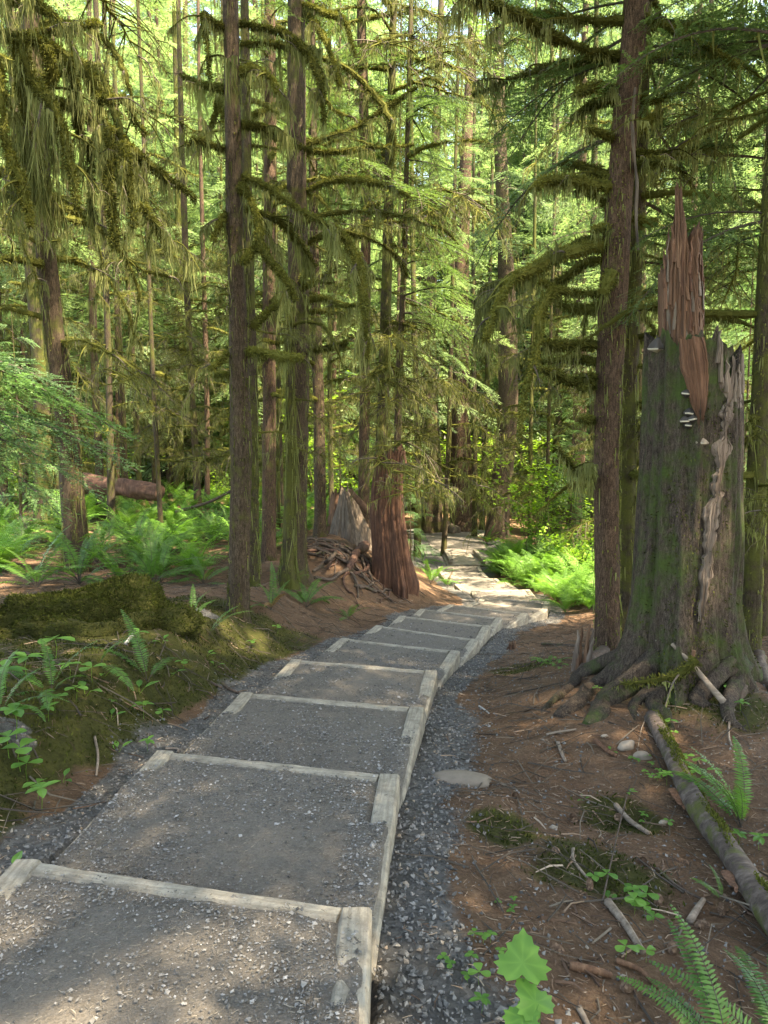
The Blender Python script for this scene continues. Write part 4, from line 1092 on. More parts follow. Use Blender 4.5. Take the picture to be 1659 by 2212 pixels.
# ------------------------------------------------------------------ understory shrubs
def broad_shrub(h, spread, nstem, nleaf, leaf, rng):
    st, lf = MB(), MB()
    for k in range(nstem):
        a = rng.uniform(0, 6.28); l = h*rng.uniform(.6, 1.1)
        P = spline([(0, 0, 0), (math.cos(a)*spread*.3, math.sin(a)*spread*.3, l*.55), (math.cos(a)*spread*rng.uniform(.6, 1), math.sin(a)*spread*rng.uniform(.6, 1), l)], 12)
        tube(st, P, np.linspace(.014, .003, 12), 4, None, 0, .4, False)
        tw = [P]
        for q in range(5):
            i0 = int(rng.integers(4, 12)); d = unit(rng.normal(0, 1, 3)*np.array([1, 1, .35])); Q = np.array([P[i0], P[i0]+d*.25*spread, P[i0]+d*.5*spread+np.array([0, 0, -.06])])
            tube(st, Q, np.array([.005, .004, .002]), 3, None, 0, .4, False); tw.append(spline(Q, 6))
        for Q in tw:
            m = max(3, nleaf//(nstem*6)); i0 = rng.integers(len(Q)//3, len(Q), m)
            B = Q[i0] + rng.normal(0, leaf*.9, (m, 3)); d = unit(rng.normal(0, 1, (m, 3))*np.array([1, 1, .3]) + np.array([0, 0, -.25]))
            sd = unit(np.cross(d, np.array([0, 0, 1.0]) + rng.normal(0, .35, (m, 3))))
            tn = rng.uniform(.1, .9) + rng.normal(0, .15, m)
            for tw_ in (-.75, 0, .75):          # three lobes
                c, s = math.cos(tw_), math.sin(tw_); kites(lf, B, unit(d*c+sd*s), unit(sd*c-d*s), leaf*rng.uniform(.8, 1.1, m)*(1 if tw_ == 0 else .75), leaf*.62, tn, 0, .55)
    return st.mesh('stems', M['bark_moss']), lf.mesh('foliage', M['shrub'])
SHR = [broad_shrub(h, s, n, l, lf, rf_) for h, s, n, l, lf in ((2.6, 1.3, 7, 900, .09), (1.5, .9, 6, 620, .075), (3.6, 1.7, 7, 1100, .10), (.9, .7, 6, 420, .06))]
def shrub(label, x, y, k, s, name='leafy_shrub', group='leafy shrubs'):
    t = thing(name, label, 'shrub', (x, y, gz(x, y)-.03), group, rf_.uniform(0, 6.28), s)
    link('stems', SHR[k][0], t); link('foliage', SHR[k][1], t); return t
for (px, D, k, s, lab) in ((1150, 21.5, 2, .95, 'bright green vine maple arching above the fern bed'), (1190, 26, 0, .9, 'bright green vine maple left of the red barked trunk'), (1210, 23.5, 1, 1.0, 'leafy bush behind the fern bed, left side'),
                           (1225, 19, 1, 1.1, 'leafy bush behind the fern bed, right side'), (1262, 17.5, 3, 1.2, 'low leafy bush at the right end of the fern bed'), (1120, 36, 2, 1.3, 'sunlit bush in the gap right of the path end'),
                           (968, 36.5, 2, 1.3, 'sunlit bush seen between the path end trunks'), (1035, 38, 2, 1.3, 'sunlit bush behind the broad reddish trunk'), (1500, 16, 0, 1.0, 'sunlit bush low behind the snag')):
    shrub(lab, (px-829.5)/FD*D, D, k, s)
n_ = 0
while n_ < 60:
    D = rf_.uniform(22, 60); x = D*math.tan(math.radians(rf_.uniform(-30, 30)))
    t_, _ = path_coords(np.array([x]), np.array([D]))
    if abs(t_[0]) < 2.8 and D < 36: continue
    n_ += 1
    shrub('bright understory bush ' + ('far' if D > 38 else 'some way') + ' behind ' + beside(x, D), x, D, int(rf_.integers(4)), rf_.uniform(.7, 1.3), group='understory bushes far back')

# ------------------------------------------------------------------ ferns
def frond(a0, a1, pairs, wid, pw, rng, lacy=False, skew=.3):
    mb = MB(); n = 24; s = np.linspace(0, 1, n); ang = a0 + (a1-a0)*s**.9
    x = np.concatenate([[0], np.cumsum(np.cos(ang[:-1]))])/(n-1); z = np.concatenate([[0], np.cumsum(np.sin(ang[:-1]))])/(n-1)
    y = .05*rng.normal()*s**2
    C = np.stack([x, y, z], -1); tube(mb, C, np.linspace(.0055, .0012, n), 3, None, 1, .4, False)
    T, Nn, B = frames(C)
    up = unit(np.cross(np.array([0, 1.0, 0]), T)*-1); up[up[:, 2] < 0] *= -1
    for k in range(pairs):
        q = .14 + .85*(k+.5)/pairs; i0 = min(n-1, int(q*(n-1))); f = q*(n-1)-i0; c = C[i0]*(1-f) + C[min(n-1, i0+1)]*f
        prof = min(1, (q-.08)*4.2)*(1-((q-.14)/.87)**2.6)**.9 if q < 1 else 0
        for sd in (-1, 1):
            l = wid*max(.06, prof)*rng.uniform(.88, 1.08); t = T[i0]; side = np.array([0, sd, 0.0]) - t*0
            d = unit(side + t*skew*rng.uniform(.7, 1.3) + up[i0]*rng.uniform(-.25, .12)); wv = unit(np.cross(up[i0], d))
            tn = rng.uniform(.25, .8)
            if not lacy:
                w = pw*rng.uniform(.85, 1.1)
                dr = np.array([0, 0, -l*.12])
                V = [c - wv*w*.35, c + wv*w*.35, c + d*l*.5 + wv*w*.5, c + d*l*.5 - wv*w*.5, c + d*l + dr]
                mb.add(V, [(3, 2, 4)], [(0, 1, 2, 3)], tn, 0)
            else:
                m = max(3, int(8*l/wid)); u = (np.arange(m)+.5)/m; ctr = c + d*(u*l)[:, None]; ctr[:, 2] -= .18*l*u**2
                for e in (-1, 1):
                    dd = unit(d*.55 + wv*e + rng.normal(0, .12, (m, 3)))
                    kites(mb, ctr, dd, unit(np.cross(dd, up[i0]+rng.normal(0, .2, (m, 3)))), wid*.20*(1.05-.75*u), wid*.095, tn + rng.normal(0, .08, m), 0, .5)
    return mb
rfn = np.random.default_rng(61)
FR = [frond(1.25, -.15, 34, .105, .020, rfn), frond(1.0, -.35, 36, .10, .019, rfn), frond(.75, -.45, 34, .11, .021, rfn), frond(1.4, .35, 32, .10, .02, rfn)]
FL = [frond(1.3, .1, 17, .20, .03, rfn, True, .35), frond(1.05, -.15, 16, .21, .03, rfn, True, .35)]
FR_ME = {m: [f.mesh('frond', [M[m], M['twig']]) for f in FR] for m in ('fern', 'fern_dark', 'fern_dry')}
FL_ME = [f.mesh('frond', [M['lady'], M['leaf']]) for f in FL]
def cluster(protos, mats, n, rng):
    mb = MB()
    for k in range(n):
        mb.add_arr(protos[int(rng.integers(len(protos)))].arrays(), rotz(k*6.283/n + rng.uniform(-.3, .3)) @ roty(rng.normal(0, .15)) * rng.uniform(.65, 1.1), None, rng.normal(0, .1))
    return mb.mesh('fern', mats)
CL_SWORD = [cluster(FR, [M['fern'], M['twig']], 13, rfn) for _ in range(3)]
CL_LADY = [cluster(FL, [M['lady'], M['leaf']], 9, rfn) for _ in range(3)]

def fern(label, x, y, s, n=10, mat='fern', group=None, dz=0.0, arc=None, protos=None, rng=rfn):
    t = thing('sword_fern', label, 'fern', (x, y, gz(x, y)-.01+dz), group)
    for k in range(n):
        a = (arc[0] + (arc[1]-arc[0])*(k+rng.uniform(.1, .9))/n) if arc else k*6.283/n + rng.uniform(-.3, .3)
        m = FR_ME['fern_dry' if rng.random() < .07 else mat][int(rng.choice(protos)) if protos else int(rng.integers(4))]
        link('frond', m, t, None, (rng.normal(0, .22), rng.normal(0, .16), a), s*rng.uniform(.7, 1.08))
    return t
def fpx(label, px, py, s, **kw):
    p = ray_ground(px, py); return fern(label, p[0], p[1], s, **kw)

# named ferns (reading of the foot, size)
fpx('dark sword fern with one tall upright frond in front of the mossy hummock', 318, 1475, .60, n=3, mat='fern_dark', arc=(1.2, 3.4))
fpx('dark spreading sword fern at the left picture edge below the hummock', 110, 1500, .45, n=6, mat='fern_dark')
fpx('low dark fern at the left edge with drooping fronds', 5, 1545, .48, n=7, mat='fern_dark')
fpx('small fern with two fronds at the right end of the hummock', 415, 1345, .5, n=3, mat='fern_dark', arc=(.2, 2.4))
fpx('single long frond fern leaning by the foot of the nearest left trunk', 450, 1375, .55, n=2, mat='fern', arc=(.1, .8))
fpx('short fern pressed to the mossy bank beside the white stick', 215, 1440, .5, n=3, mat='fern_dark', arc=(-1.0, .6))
fpx('bright sunlit fern with fanned pale fronds left of the stairs', 662, 1312, .75, n=9, mat='fern', arc=(-.6, 2.6))
fpx('shaded fern just left of the sunlit fanned fern', 585, 1318, .6, n=8, mat='fern')
fpx('small fern on bare soil right of the sunlit fanned fern', 752, 1338, .42, n=6, mat='fern')
fpx('small fern at the foot of the thicker brown conifer', 628, 1262, .5, n=6, mat='fern')
fpx('big bright fern with tall arching fronds in the left middle', 300, 1195, 1.25, n=13, mat='fern')
fpx('tall bright fern at the left edge behind the hummock', 30, 1180, 1.35, n=12, mat='fern')
fpx('broad fern between the leaning trunk and the big bright fern', 210, 1215, 1.0, n=11, mat='fern')
fpx('fern right behind the top of the mossy hummock', 260, 1262, .85, n=10, mat='fern')
fpx('fern behind the left end of the mossy hummock', 80, 1270, .95, n=10, mat='fern')
fpx('sunlit fern right of the big bright fern', 400, 1215, .9, n=11, mat='fern')
fpx('fern low between the hummock and the nearest left trunk', 440, 1262, .65, n=9, mat='fern')
fpx('fern beside the big leaning log end at the right edge', 1600, 1790, .55, n=8, mat='fern', arc=(.9, 4.2))
fpx('dark glossy fern in the bottom right corner, left of two', 1570, 2320, .44, n=4, mat='fern_dark', arc=(1.5, 2.6), protos=[0, 3])
fpx('dark glossy fern in the bottom right corner, right of two', 1690, 2320, .48, n=4, mat='fern_dark', arc=(1.2, 2.4), protos=[0, 3])
fpx('small young fern on the duff near the bottom right', 1560, 1950, .2, n=3, mat='fern', arc=(1.5, 4.0))
fpx('fern on the steep bank left of the lower stairs', 930, 1262, .85, n=10, mat='fern')
fpx('fern below the broken stump beside the far stairs', 912, 1215, .8, n=10, mat='fern')
fpx('fern overhanging the lower stairs from the left', 968, 1268, .62, n=9, mat='fern')
fpx('fern at the right border of the far path', 1052, 1178, 1.0, n=11, mat='fern')
fpx('low fern at the right shoulder of the lower stairs', 1215, 1300, .7, n=9, mat='fern')
fpx('fern at the left foot of the right pair of trunks', 1268, 1310, .6, n=8, mat='fern')
fpx('small plantlike fern by the rotten wood chunk', 1190, 1440, .3, n=6, mat='fern')
# lush bed right of the lower stairs
nb = 0
while nb < 150:
    y = rfn.uniform(13.6, 23.5); t0 = rfn.uniform(.95, 5.2)
    x = float(np.interp(y, PC[:, 1], PC[:, 0])) + t0
    if x/y > .31: continue
    nb += 1
    k = int(rfn.integers(3)); lad = rfn.random() < .8
    t = link('lady_fern' if lad else 'sword_fern', (CL_LADY if lad else CL_SWORD)[k], None, (x, y, gz(x, y)), (0, 0, rfn.uniform(0, 6.28)), rfn.uniform(.7, 1.15))
    tag(t, ('feathery' if lad else 'stiff') + ' bright fern in the sunlit bed, ' + ('front' if y < 16 else 'middle' if y < 19.5 else 'rear') + (' beside the stairs' if t0 < 2 else ' away from the stairs' if t0 < 3.6 else ' at its outer right'), 'fern', 'ferns in the bed right of the lower stairs')
# ferns of the left plateau and the far wood
nb = 0
while nb < 230:
    y = 9.3 + 24*rfn.random()**1.25
    x = rfn.uniform(-.54, .54 if nb % 4 == 0 else -.05)*y
    t_, _ = path_coords(np.array([x]), np.array([y])); t_ = t_[0]
    if -3.2 < t_ < 1.3 and y < 20: continue
    if abs(t_) < 2.2 or (y < 11.5 and x > -1.9): continue
    if t_ > 0 and y < 24 : continue
    nb += 1
    lab, g = (('near' if y < 13 else 'middle' if y < 20 else 'far') + ' fern on the left forest floor in line with ' + beside(x, y), 'ferns on the left forest floor') if t_ < 0 else ('fern far back in line with ' + beside(x, y), 'ferns far back on the right')
    t = link('sword_fern', CL_SWORD[int(rfn.integers(3))] if rfn.random() < .6 else CL_LADY[int(rfn.integers(3))], None, (x, y, gz(x, y)), (0, 0, rfn.uniform(0, 6.28)), rfn.uniform(.6, 1.15))
    tag(t, lab, 'fern', g)

# ------------------------------------------------------------------ broken trunks
def broken(mb, cen, rad, zb, zt, seg, rows, seed, ridge=.10, mat=0, inner=.55, freq=9.0, fl=None):
    """shell of a broken trunk: cen(z)->(x,y), rad(theta,z), foot zb, torn top zt(theta)"""
    th = np.linspace(-np.pi, np.pi, seg, endpoint=False)
    v = np.linspace(0, 1, rows)[:, None]
    top = zt(th)[None]; z = zb + (top-zb)*v
    tt = np.broadcast_to(th[None], z.shape)
    r = rad(tt, z)*(1 + ridge*(noise(np.cos(tt)*freq, np.sin(tt)*freq, z*.9, seed) + .7*noise(np.cos(tt)*freq*2.3, np.sin(tt)*freq*2.3, z*2.2, seed+1)))
    cx, cy_ = cen(z)
    V = np.stack([cx + np.cos(tt)*r, cy_ + np.sin(tt)*r, z], -1)
    zi = np.minimum(top - .06 - .25*np.abs(noise(np.cos(th)*6, np.sin(th)*6, 0, seed+5))[None], top)
    ci = cen(zi); ri = rad(th[None], zi)*inner
    Vi = np.stack([ci[0]+np.cos(th)[None]*ri, ci[1]+np.sin(th)[None]*ri, zi], -1)
    V = np.concatenate([V, Vi], 0)
    k = rows+1
    i, j = np.meshgrid(np.arange(k-1), np.arange(seg), indexing='ij'); a = i*seg+j; b = i*seg+(j+1) % seg
    F = np.stack([a, b, b+seg, a+seg], -1).reshape(-1, 4)
    zc = float(zi.min())-.05; cc = cen(np.array([zc]))
    V = np.vstack([V.reshape(-1, 3), [[float(np.ravel(cc[0])[0]), float(np.ravel(cc[1])[0]), zc]]])
    c = len(V)-1; o = (k-1)*seg
    F3 = [(o+q, o+(q+1) % seg, c) for q in range(seg)]
    mb.add(V, F3, F, .5, mat)

def splinter(mb, P0, P1, w, t, rng, face=0.0):
    """a torn sliver of wood from P0 up to P1, broad w, thick t, tapering to a torn tip"""
    P0, P1 = np.array(P0, float), np.array(P1, float); n = 7; s = np.linspace(0, 1, n)
    C = P0 + (P1-P0)*s[:, None] + rng.normal(0, .006, (n, 3))*s[:, None]
    S_ = np.array([math.cos(face), math.sin(face), 0]); U = np.array([-S_[1], S_[0], 0])
    V = []
    for k in range(n):
        ww = w*(1-.75*s[k]**1.7)*rng.uniform(.85, 1.1); tt = t*(1-.7*s[k])
        for a, b in ((-1, -.6), (-.2, -1), (.5, -.8), (1, -.2), (.6, .8), (-.7, .7)): V.append(C[k] + S_*a*ww*.5 + U*b*tt*.5)
    F = [(k*6+q, k*6+(q+1) % 6, (k+1)*6+(q+1) % 6, (k+1)*6+q) for k in range(n-1) for q in range(6)]
    e = (n-1)*6
    mb.add(V, None, F + [(e, e+1, e+2, e+3), (e, e+3, e+4, e+5)])

def root_tube(name, P, r0, r1, mat, parent, rng, seg=14, rough=.34):
    mb = MB(); n = max(14, int(np.sum(np.linalg.norm(np.diff(np.array(P), axis=0), axis=1))*22)); C = spline(P, n); sd = int(rng.integers(999))
    tube(mb, C, np.linspace(r0, r1, n), seg, lambda th, s, p: 1 + rough*(noise(np.cos(th)*2+p[..., 0]*6, np.sin(th)*2+p[..., 1]*6, p[..., 2]*6, sd) + .6*noise(np.cos(th)*4+p[..., 0]*15, np.sin(th)*4+p[..., 1]*15, p[..., 2]*15, sd+1)), 0)
    return mb.build(name, mat, parent, True)

rg = np.random.default_rng(71)
SY = 5.7
def sp(px, py, Y=SY): return at(px, py, Y)
snag_base = sp(1484, 1480); snag_base[2] = gz(snag_base[0], SY)
snag = thing('broken_snag', 'huge broken snag with splintered red top and bracket fungi right of the stairs', 'tree stump', snag_base)
def zpx(py, Y=SY): return at(829, py, Y)[2] - snag_base[2]
K = SY/FD
def dep(z): return SY*math.cos(PITCH) + (EYE-snag_base[2]-np.asarray(z, float))*math.sin(PITCH)
def sx(px, z, Y=SY): return (np.asarray(px, float)-829.5)/FD*(dep(z)-(SY-Y)*math.cos(PITCH)) - snag_base[0]
SZ = np.array([zpx(y) for y in (1520, 1440, 1380, 1300, 1100, 900, 740)]); SC = np.array([1476, 1474, 1474, 1476, 1486, 1494, 1496])
SH = np.array([165, 140, 125, 113, 110, 105, 100])
def s_cen(z):
    z = np.asarray(z, float); x = sx(np.interp(z, SZ, SC), z); return x, np.zeros_like(x)
def s_rad(th, z):
    h = np.interp(z, SZ, SH)/FD*dep(z)*.95
    lob = 1 + .20*np.exp(-np.maximum(z, 0)/.40)*(np.sin(th*6+.6) + .5*np.sin(th*9+2)) + .06*np.sin(th*3+1) - .22*np.exp(-((th+.60)/.09)**2)*smooth(2.0, 1.2, z)
    return h*lob
zsh = zpx(740)
def s_top(th):
    t = np.asarray(th)
    z = np.full(t.shape, zsh) + .05*noise(t*7, 0, 0, 3) + .04*noise(t*19, 0, 0, 4)
    z = z + .03*np.exp(-((np.abs(t)-np.pi)/.7)**2)
    z = np.where((t > -1.22) & (t < -.25), zsh - .04 - .32*smooth(-1.22, -.75, t) + .05*noise(t*25, 0, 0, 6), z)
    z = np.where((t >= -.25) & (t < .6), zsh - .05 + .09*noise(t*21, 0, 0, 8) - .05*t, z)
    return z
mb = MB(); broken(mb, s_cen, s_rad, -.25, s_top, 150, 120, 12, .085, freq=8)
mb.build('trunk', M['bark_snag'], snag, True)
# inner column that stands above the shell
hz0, hz1 = zpx(790), zpx(560)
hx = float(sx(1473, (hz0+hz1)/2))
def h_cen(z): z = np.asarray(z, float); return sx(1473, z), .02 + 0*z
def h_rad(th, z): return (.150 - .012*np.clip((z-hz0)/.7, 0, 1.5))*(1 + .05*np.sin(th*3+.4))
def h_top(th):
    t = np.asarray(th); d = lambda a, w: np.exp(-((np.angle(np.exp(1j*(t-a))))/w)**2)
    return zpx(590) + .04*noise(t*4, 1, 0, 9) + .04*noise(t*13, 0, 0, 10) + .05*noise(t*33, 0, 0, 11) + (zpx(520)-zpx(590))*np.clip(2.4*d(-2.2, .55), 0, 1) + (zpx(405)-zpx(520))*np.clip(1.7*d(-2.05, .25), 0, 1)**1.5 + (zpx(512)-zpx(590))*np.clip(2.2*d(-.75, .5), 0, 1) - .08*d(-1.42, .12)
mb = MB(); broken(mb, h_cen, h_rad, hz0-.25, h_top, 240, 80, 33, .13, inner=.5, freq=12)
mb.build('heartwood', M['red_wood'], snag, True)
for k in range(60):
    a_ = rg.uniform(-2.9, -.2); z0_ = rg.uniform(hz0+.02, hz0+.75); zt_ = float(h_top(np.array([a_]))[0]); z1_ = min(z0_ + rg.uniform(.12, .5), zt_ + .04)
    if z1_ - z0_ < .08: continue
    m_ = MB(); r_ = .150 + rg.uniform(-.012, .008)
    e0 = np.array([float(h_cen(z0_)[0]) + math.cos(a_)*r_, .02 + math.sin(a_)*r_, z0_]); a2 = a_ + rg.normal(0, .12); e1 = np.array([float(h_cen(z1_)[0]) + math.cos(a2)*r_*.99, .02 + math.sin(a2)*r_*.99, z1_])
    splinter(m_, e0, e1, rg.uniform(.014, .036), .016, rg, a_ + math.pi/2); m_.build('splinter', M[['red_wood', 'grey_wood', 'red_wood', 'orange_wood', 'red_bark_wood', 'red_wood'][k % 6]], snag)
def patch(name, mat, x_of, hw_of, z0, z1, off, seg=14, rows=40, seed=0, rag=.15, top=.09):
    """a strip of bared wood lying on the shell, px centre x_of(z) and px half width hw_of(z)"""
    v = np.linspace(0, 1, rows)[:, None]; u = np.linspace(-1, 1, seg)[None]
    z = z0 + (z1-z0)*v + 0*u
    z = z - (1-v)*.10*np.abs(noise(u*4, 0, 0, seed)) + v*top*noise(u*6, 2, 0, seed+1)
    zz = z; x = x_of(zz) + u*hw_of(zz)*(1 + rag*noise(zz*9, u*0+np.sign(u), 0, seed+2) + rag*.6*noise(zz*31, u*0+np.sign(u), 0, seed+3))
    hh = np.interp(zz, SZ, SH)/FD*dep(zz)*.95; c0 = s_cen(zz)[0]; c = np.clip((sx(x, zz)-c0)/hh, -.97, .97)
    for _ in range(3): c = np.clip((sx(x, zz, SY-hh*np.sqrt(1-c*c))-c0)/hh, -.97, .97)
    th = -np.arccos(c)
    r = s_rad(th, zz)*(1.0) + off - .035*np.abs(u)**4 + .008*noise(u*9, zz*1.2, 0, seed+4) + .009*noise(u*24, zz*2.2, 0, seed+5)
    cx, cy_ = s_cen(zz)
    V = np.stack([cx+np.cos(th)*r, cy_+np.sin(th)*r, zz], -1).reshape(-1, 3)
    i, j = np.meshgrid(np.arange(rows-1), np.arange(seg-1), indexing='ij'); a = i*seg+j
    m_ = MB(); m_.add(V, None, np.stack([a, a+1, a+seg+1, a+seg], -1).reshape(-1, 4)); return m_.build(name, M[mat], snag, True)
f1 = lambda z: np.interp(z, [zpx(905), zpx(820), zpx(738)], [1512, 1505, 1492]); f2 = lambda z: np.interp(z, [zpx(905), zpx(860), zpx(800), zpx(738)], [9, 21, 33, 27])
tag(patch('bared_panel', 'orange_wood', f1, f2, zpx(905), zpx(742),   .022, 54, 40, 2, .08, .015), 'smooth orange bared wood')
f3 = lambda z: np.interp(z, [zpx(1290), zpx(1200), zpx(1100), zpx(1000), zpx(900), zpx(800)], [1515, 1526, 1540, 1558, 1572, 1584]); f4 = lambda z: np.interp(z, [zpx(1290), zpx(1200), zpx(1100), zpx(1000), zpx(900), zpx(800)], [8, 15, 17, 19, 24, 24])
tag(patch('bared_strip', 'pale_wood', f3, f4, zpx(1290), zpx(800), .016, 40, 110, 7, .6), 'long pale strip of bare wood')
for (x0, y0, x1, y1, w) in ((1594, 850, 1600, 762, .06), (1606, 840, 1613, 790, .05), (1580, 860, 1588, 790, .05), (1566, 870, 1572, 800, .04), (1545, 850, 1549, 785, .04), (1533, 830, 1535, 740, .035), (1525, 790, 1533, 722, .03), (1555, 880, 1580, 835, .03), (1605, 800, 1622, 765, .02)):
    m_ = MB(); p0, p1 = sp(x0, y0, SY-.15)-snag_base, sp(x1, y1, SY-.15)-snag_base; cx = float(s_cen(p0[2])[0])
    for p in (p0, p1): p[1] = -math.sqrt(max(.002, .33**2-min(.33, abs(p[0]-cx))**2))
    splinter(m_, p0, p1, w, .05, rg, .5); m_.build('splinter', M['grey_wood'], snag)

def bracket(px, py, w, h, mat='fungus_dark', lab=None):
    z = zpx(py, SY-.3); hh = float(np.interp(z, SZ, SH)/FD*dep(z)*.95); c = 0.0
    for _ in range(4): c = max(-.98, min(.98, float((sx(px, z, SY-hh*math.sqrt(1-c*c))-s_cen(z)[0])/hh)))
    th = -math.acos(c)
    r = float(s_rad(np.array(th), np.array(z))); cx = float(s_cen(z)[0])
    big = w > .12; mb = MB(); n, m = 15, 7; V = []
    for i in range(n):
        a = math.pi*i/(n-1); wob = 1 + .12*math.sin(a*5+px)
        for j in range(m):
            q = j/(m-1); V.append((math.cos(a)*w*.5*q*wob, -math.sin(a)*w*.42*q*wob - .0, h*(1-q**1.8)))
    o = len(V)
    for i in range(n):
        a = math.pi*i/(n-1); wob = 1 + .12*math.sin(a*5+px)
        for j in range(m):
            q = j/(m-1); V.append((math.cos(a)*w*.47*q*wob, -math.sin(a)*w*.39*q*wob, -.006-.004*q + (-.03*(1-q))))
    A = lambda o, i, j: o+i*m+j
    mb.add(V, None, [(A(0, i, j), A(0, i, j+1), A(0, i+1, j+1), A(0, i+1, j)) for i in range(n-1) for j in range(m-1)], rg.random(), 0)
    pass
    mb.f4.append(np.array([(A(o, i, j), A(o, i+1, j), A(o, i+1, j+1), A(o, i, j+1)) for i in range(n-1) for j in range(m-1)] + [(A(0, i, m-1), A(o, i, m-1), A(o, i+1, m-1), A(0, i+1, m-1)) for i in range(n-1)]))
    mb.m4.append(np.array([(1 if big else 0) for i in range(n-1) for j in range(m-1)] + [1 if 2 < i < n-4 else 0 for i in range(n-1)]))
    ob = mb.build('bracket_fungus', [M[mat], M['fungus_pale']], snag, True)
    ob.location = (cx+math.cos(th)*(r-.01), math.sin(th)*(r-.01), z); ob.rotation_euler = (rg.normal(0, .1), rg.normal(0, .08), th+math.pi/2)
    if lab: ob['label'] = lab
bracket(1411, 744, .15, .075, lab='large black bracket fungus with pale underside')
for q in ((1484, 850, .075, .03), (1489, 893, .075, .04), (1480, 908, .08, .03), (1496, 905, .08, .035), (1487, 918, .06, .02)): bracket(*q)
bracket(1515, 955, .085, .03, 'stone', 'tan bracket fungus')

def gp(px, py, up=0.0):
    p = ray_ground(px, py); p[2] = gz(p[0], p[1]) + up; return p
def Z5(u, v): return ((1700+u/2.074)*.6636, (1900+v/2.074)*.6636)
def rt(parent, base, path, r0, r1, mat, start=None, lift=.02, nm='root', sink=-.04):
    P = [gp(*Z5(*q), up=lift*.3) for q in path]; P[-1][2] += sink
    if start is not None: P = [np.array(start)] + P
    return root_tube(nm, [p-base for p in P], r0, r1, mat, parent, rg)
rt(snag, snag_base, [(520, 690), (400, 800), (250, 900)], .085, .045, M['bark_snag'], sp(1418, 1380)+np.array([0, -.05, 0]), .035)
rt(snag, snag_base, [(600, 790), (520, 890), (440, 950)], .085, .05, M['bark_snag'], sp(1440, 1385)+np.array([0, -.15, 0]), .03)
rt(snag, snag_base, [(420, 620), (340, 690), (180, 830), (120, 900)], .06, .02, M['bark_snag'], sp(1395, 1385)+np.array([0, 0, 0]), .02)
rt(snag, snag_base, [(790, 800), (750, 920)], .05, .03, M['bark_snag'], sp(1478, 1400)+np.array([0, -.33, 0]), .03)
rt(snag, snag_base, [(900, 790), (960, 900), (1000, 990)], .075, .035, M['bark_snag'], sp(1495, 1390)+np.array([0, -.35, 0]), .03)
rt(snag, snag_base, [(1180, 780), (1250, 830)], .07, .05, M['bark_snag'], sp(1545, 1400)+np.array([0, -.3, 0]), .03)
rt(snag, snag_base, [(1380, 880), (1500, 1010)], .06, .03, M['bark_snag'], sp(1585, 1420)+np.array([0, -.15, 0]), .03)
rt(T10['root'], T10['base'], [(1490, 680), (1450, 770)], .06, .03, M['root'], T10['base']+np.array([-.05, -.08, .12]), .05)
rt(T10['root'], T10['base'], [(1620, 650), (1700, 760)], .06, .03, M['root'], T10['base']+np.array([.05, -.08, .12]), .05)
rt(T8['root'], T8['base'], [(430, 560), (380, 640)], .06, .03, M['root'], T8['base']+np.array([-.05, -.08, .1]), .03)
# moss fuzz on the lower snag
nf = 9000; th = rg.uniform(-np.pi, 0.3, nf); z = rg.uniform(-.05, 1, nf)**1.6*2.1
keep = noise(np.cos(th)*3, np.sin(th)*3, z*1.6, 44) + rg.uniform(-.6, .6, nf) > .12 + .22*z; th, z = th[keep], z[keep]
r = s_rad(th, z); cx, cy_ = s_cen(z); nr = np.column_stack([np.cos(th), np.sin(th), np.zeros(len(th))])
P = np.column_stack([cx, cy_, z]) + nr*r[:, None]; d = unit(nr*.9 + np.array([0, 0, -.5]) + rg.normal(0, .4, nr.shape))
mb = MB(); kites(mb, P, d, unit(np.cross(d, rg.normal(size=d.shape))), rg.uniform(.012, .03, len(th)), .010, rg.uniform(0, .9, len(th)))
mb.build('snag_moss', M['ground_moss'], snag)

# red broken stump on its root mound
SY2 = 13.0
b2 = at(842, 1225, SY2); b2[2] = gz(b2[0], SY2)-.05
stump = thing('broken_stump', 'rust red broken stump with torn top on a mound of roots, left of the stairs', 'tree stump', b2)
K2 = SY2/FD; z2 = lambda py: at(829, py, SY2)[2]-b2[2]
TZ = np.array([z2(y) for y in (1260, 1225, 1190, 1120, 1050, 985)]); TC = np.array([850, 848, 844, 838, 837, 842]); TH = np.array([46, 41, 38, 35, 32, 28])
t_cen = lambda z: ((np.interp(z, TZ, TC)-842)*K2, 0*np.asarray(z, float))
t_rad = lambda th, z: np.interp(z, TZ, TH)*K2*(1 + .14*np.exp(-np.maximum(z, 0)/.5)*np.sin(th*5+1) + .06*np.sin(th*4))
t_top = lambda th: z2(985) + .10*noise(th*6, 0, 0, 15) + .10*noise(th*15, 0, 0, 16) + .16*np.exp(-((th+.7)/.7)**2) - .12*np.exp(-((np.abs(th)-2.7)/.5)**2)
mb = MB(); broken(mb, t_cen, t_rad, -.5, t_top, 170, 90, 55, .10, freq=12); mb.build('trunk', M['red_bark_wood'], stump, True)
for k in range(12):
    px = 818 + k*5.2; m_ = MB(); p0, p1 = at(px, 1000, SY2)-b2, at(px+rg.normal(0, 4), 962 + abs(k-8)*3.5 + rg.uniform(-6, 10), SY2)-b2
    for p in (p0, p1): p[1] = -.15 + rg.uniform(-.02, .06)
    splinter(m_, p0, p1, .055, .05, rg, rg.uniform(-.5, .5)); m_.build('splinter', M['orange_wood'] if k % 3 else M['red_wood'], stump)
def Z3(u, v): return ((900+u/2.765)*.6636, (1350+v/2.765)*.6636)
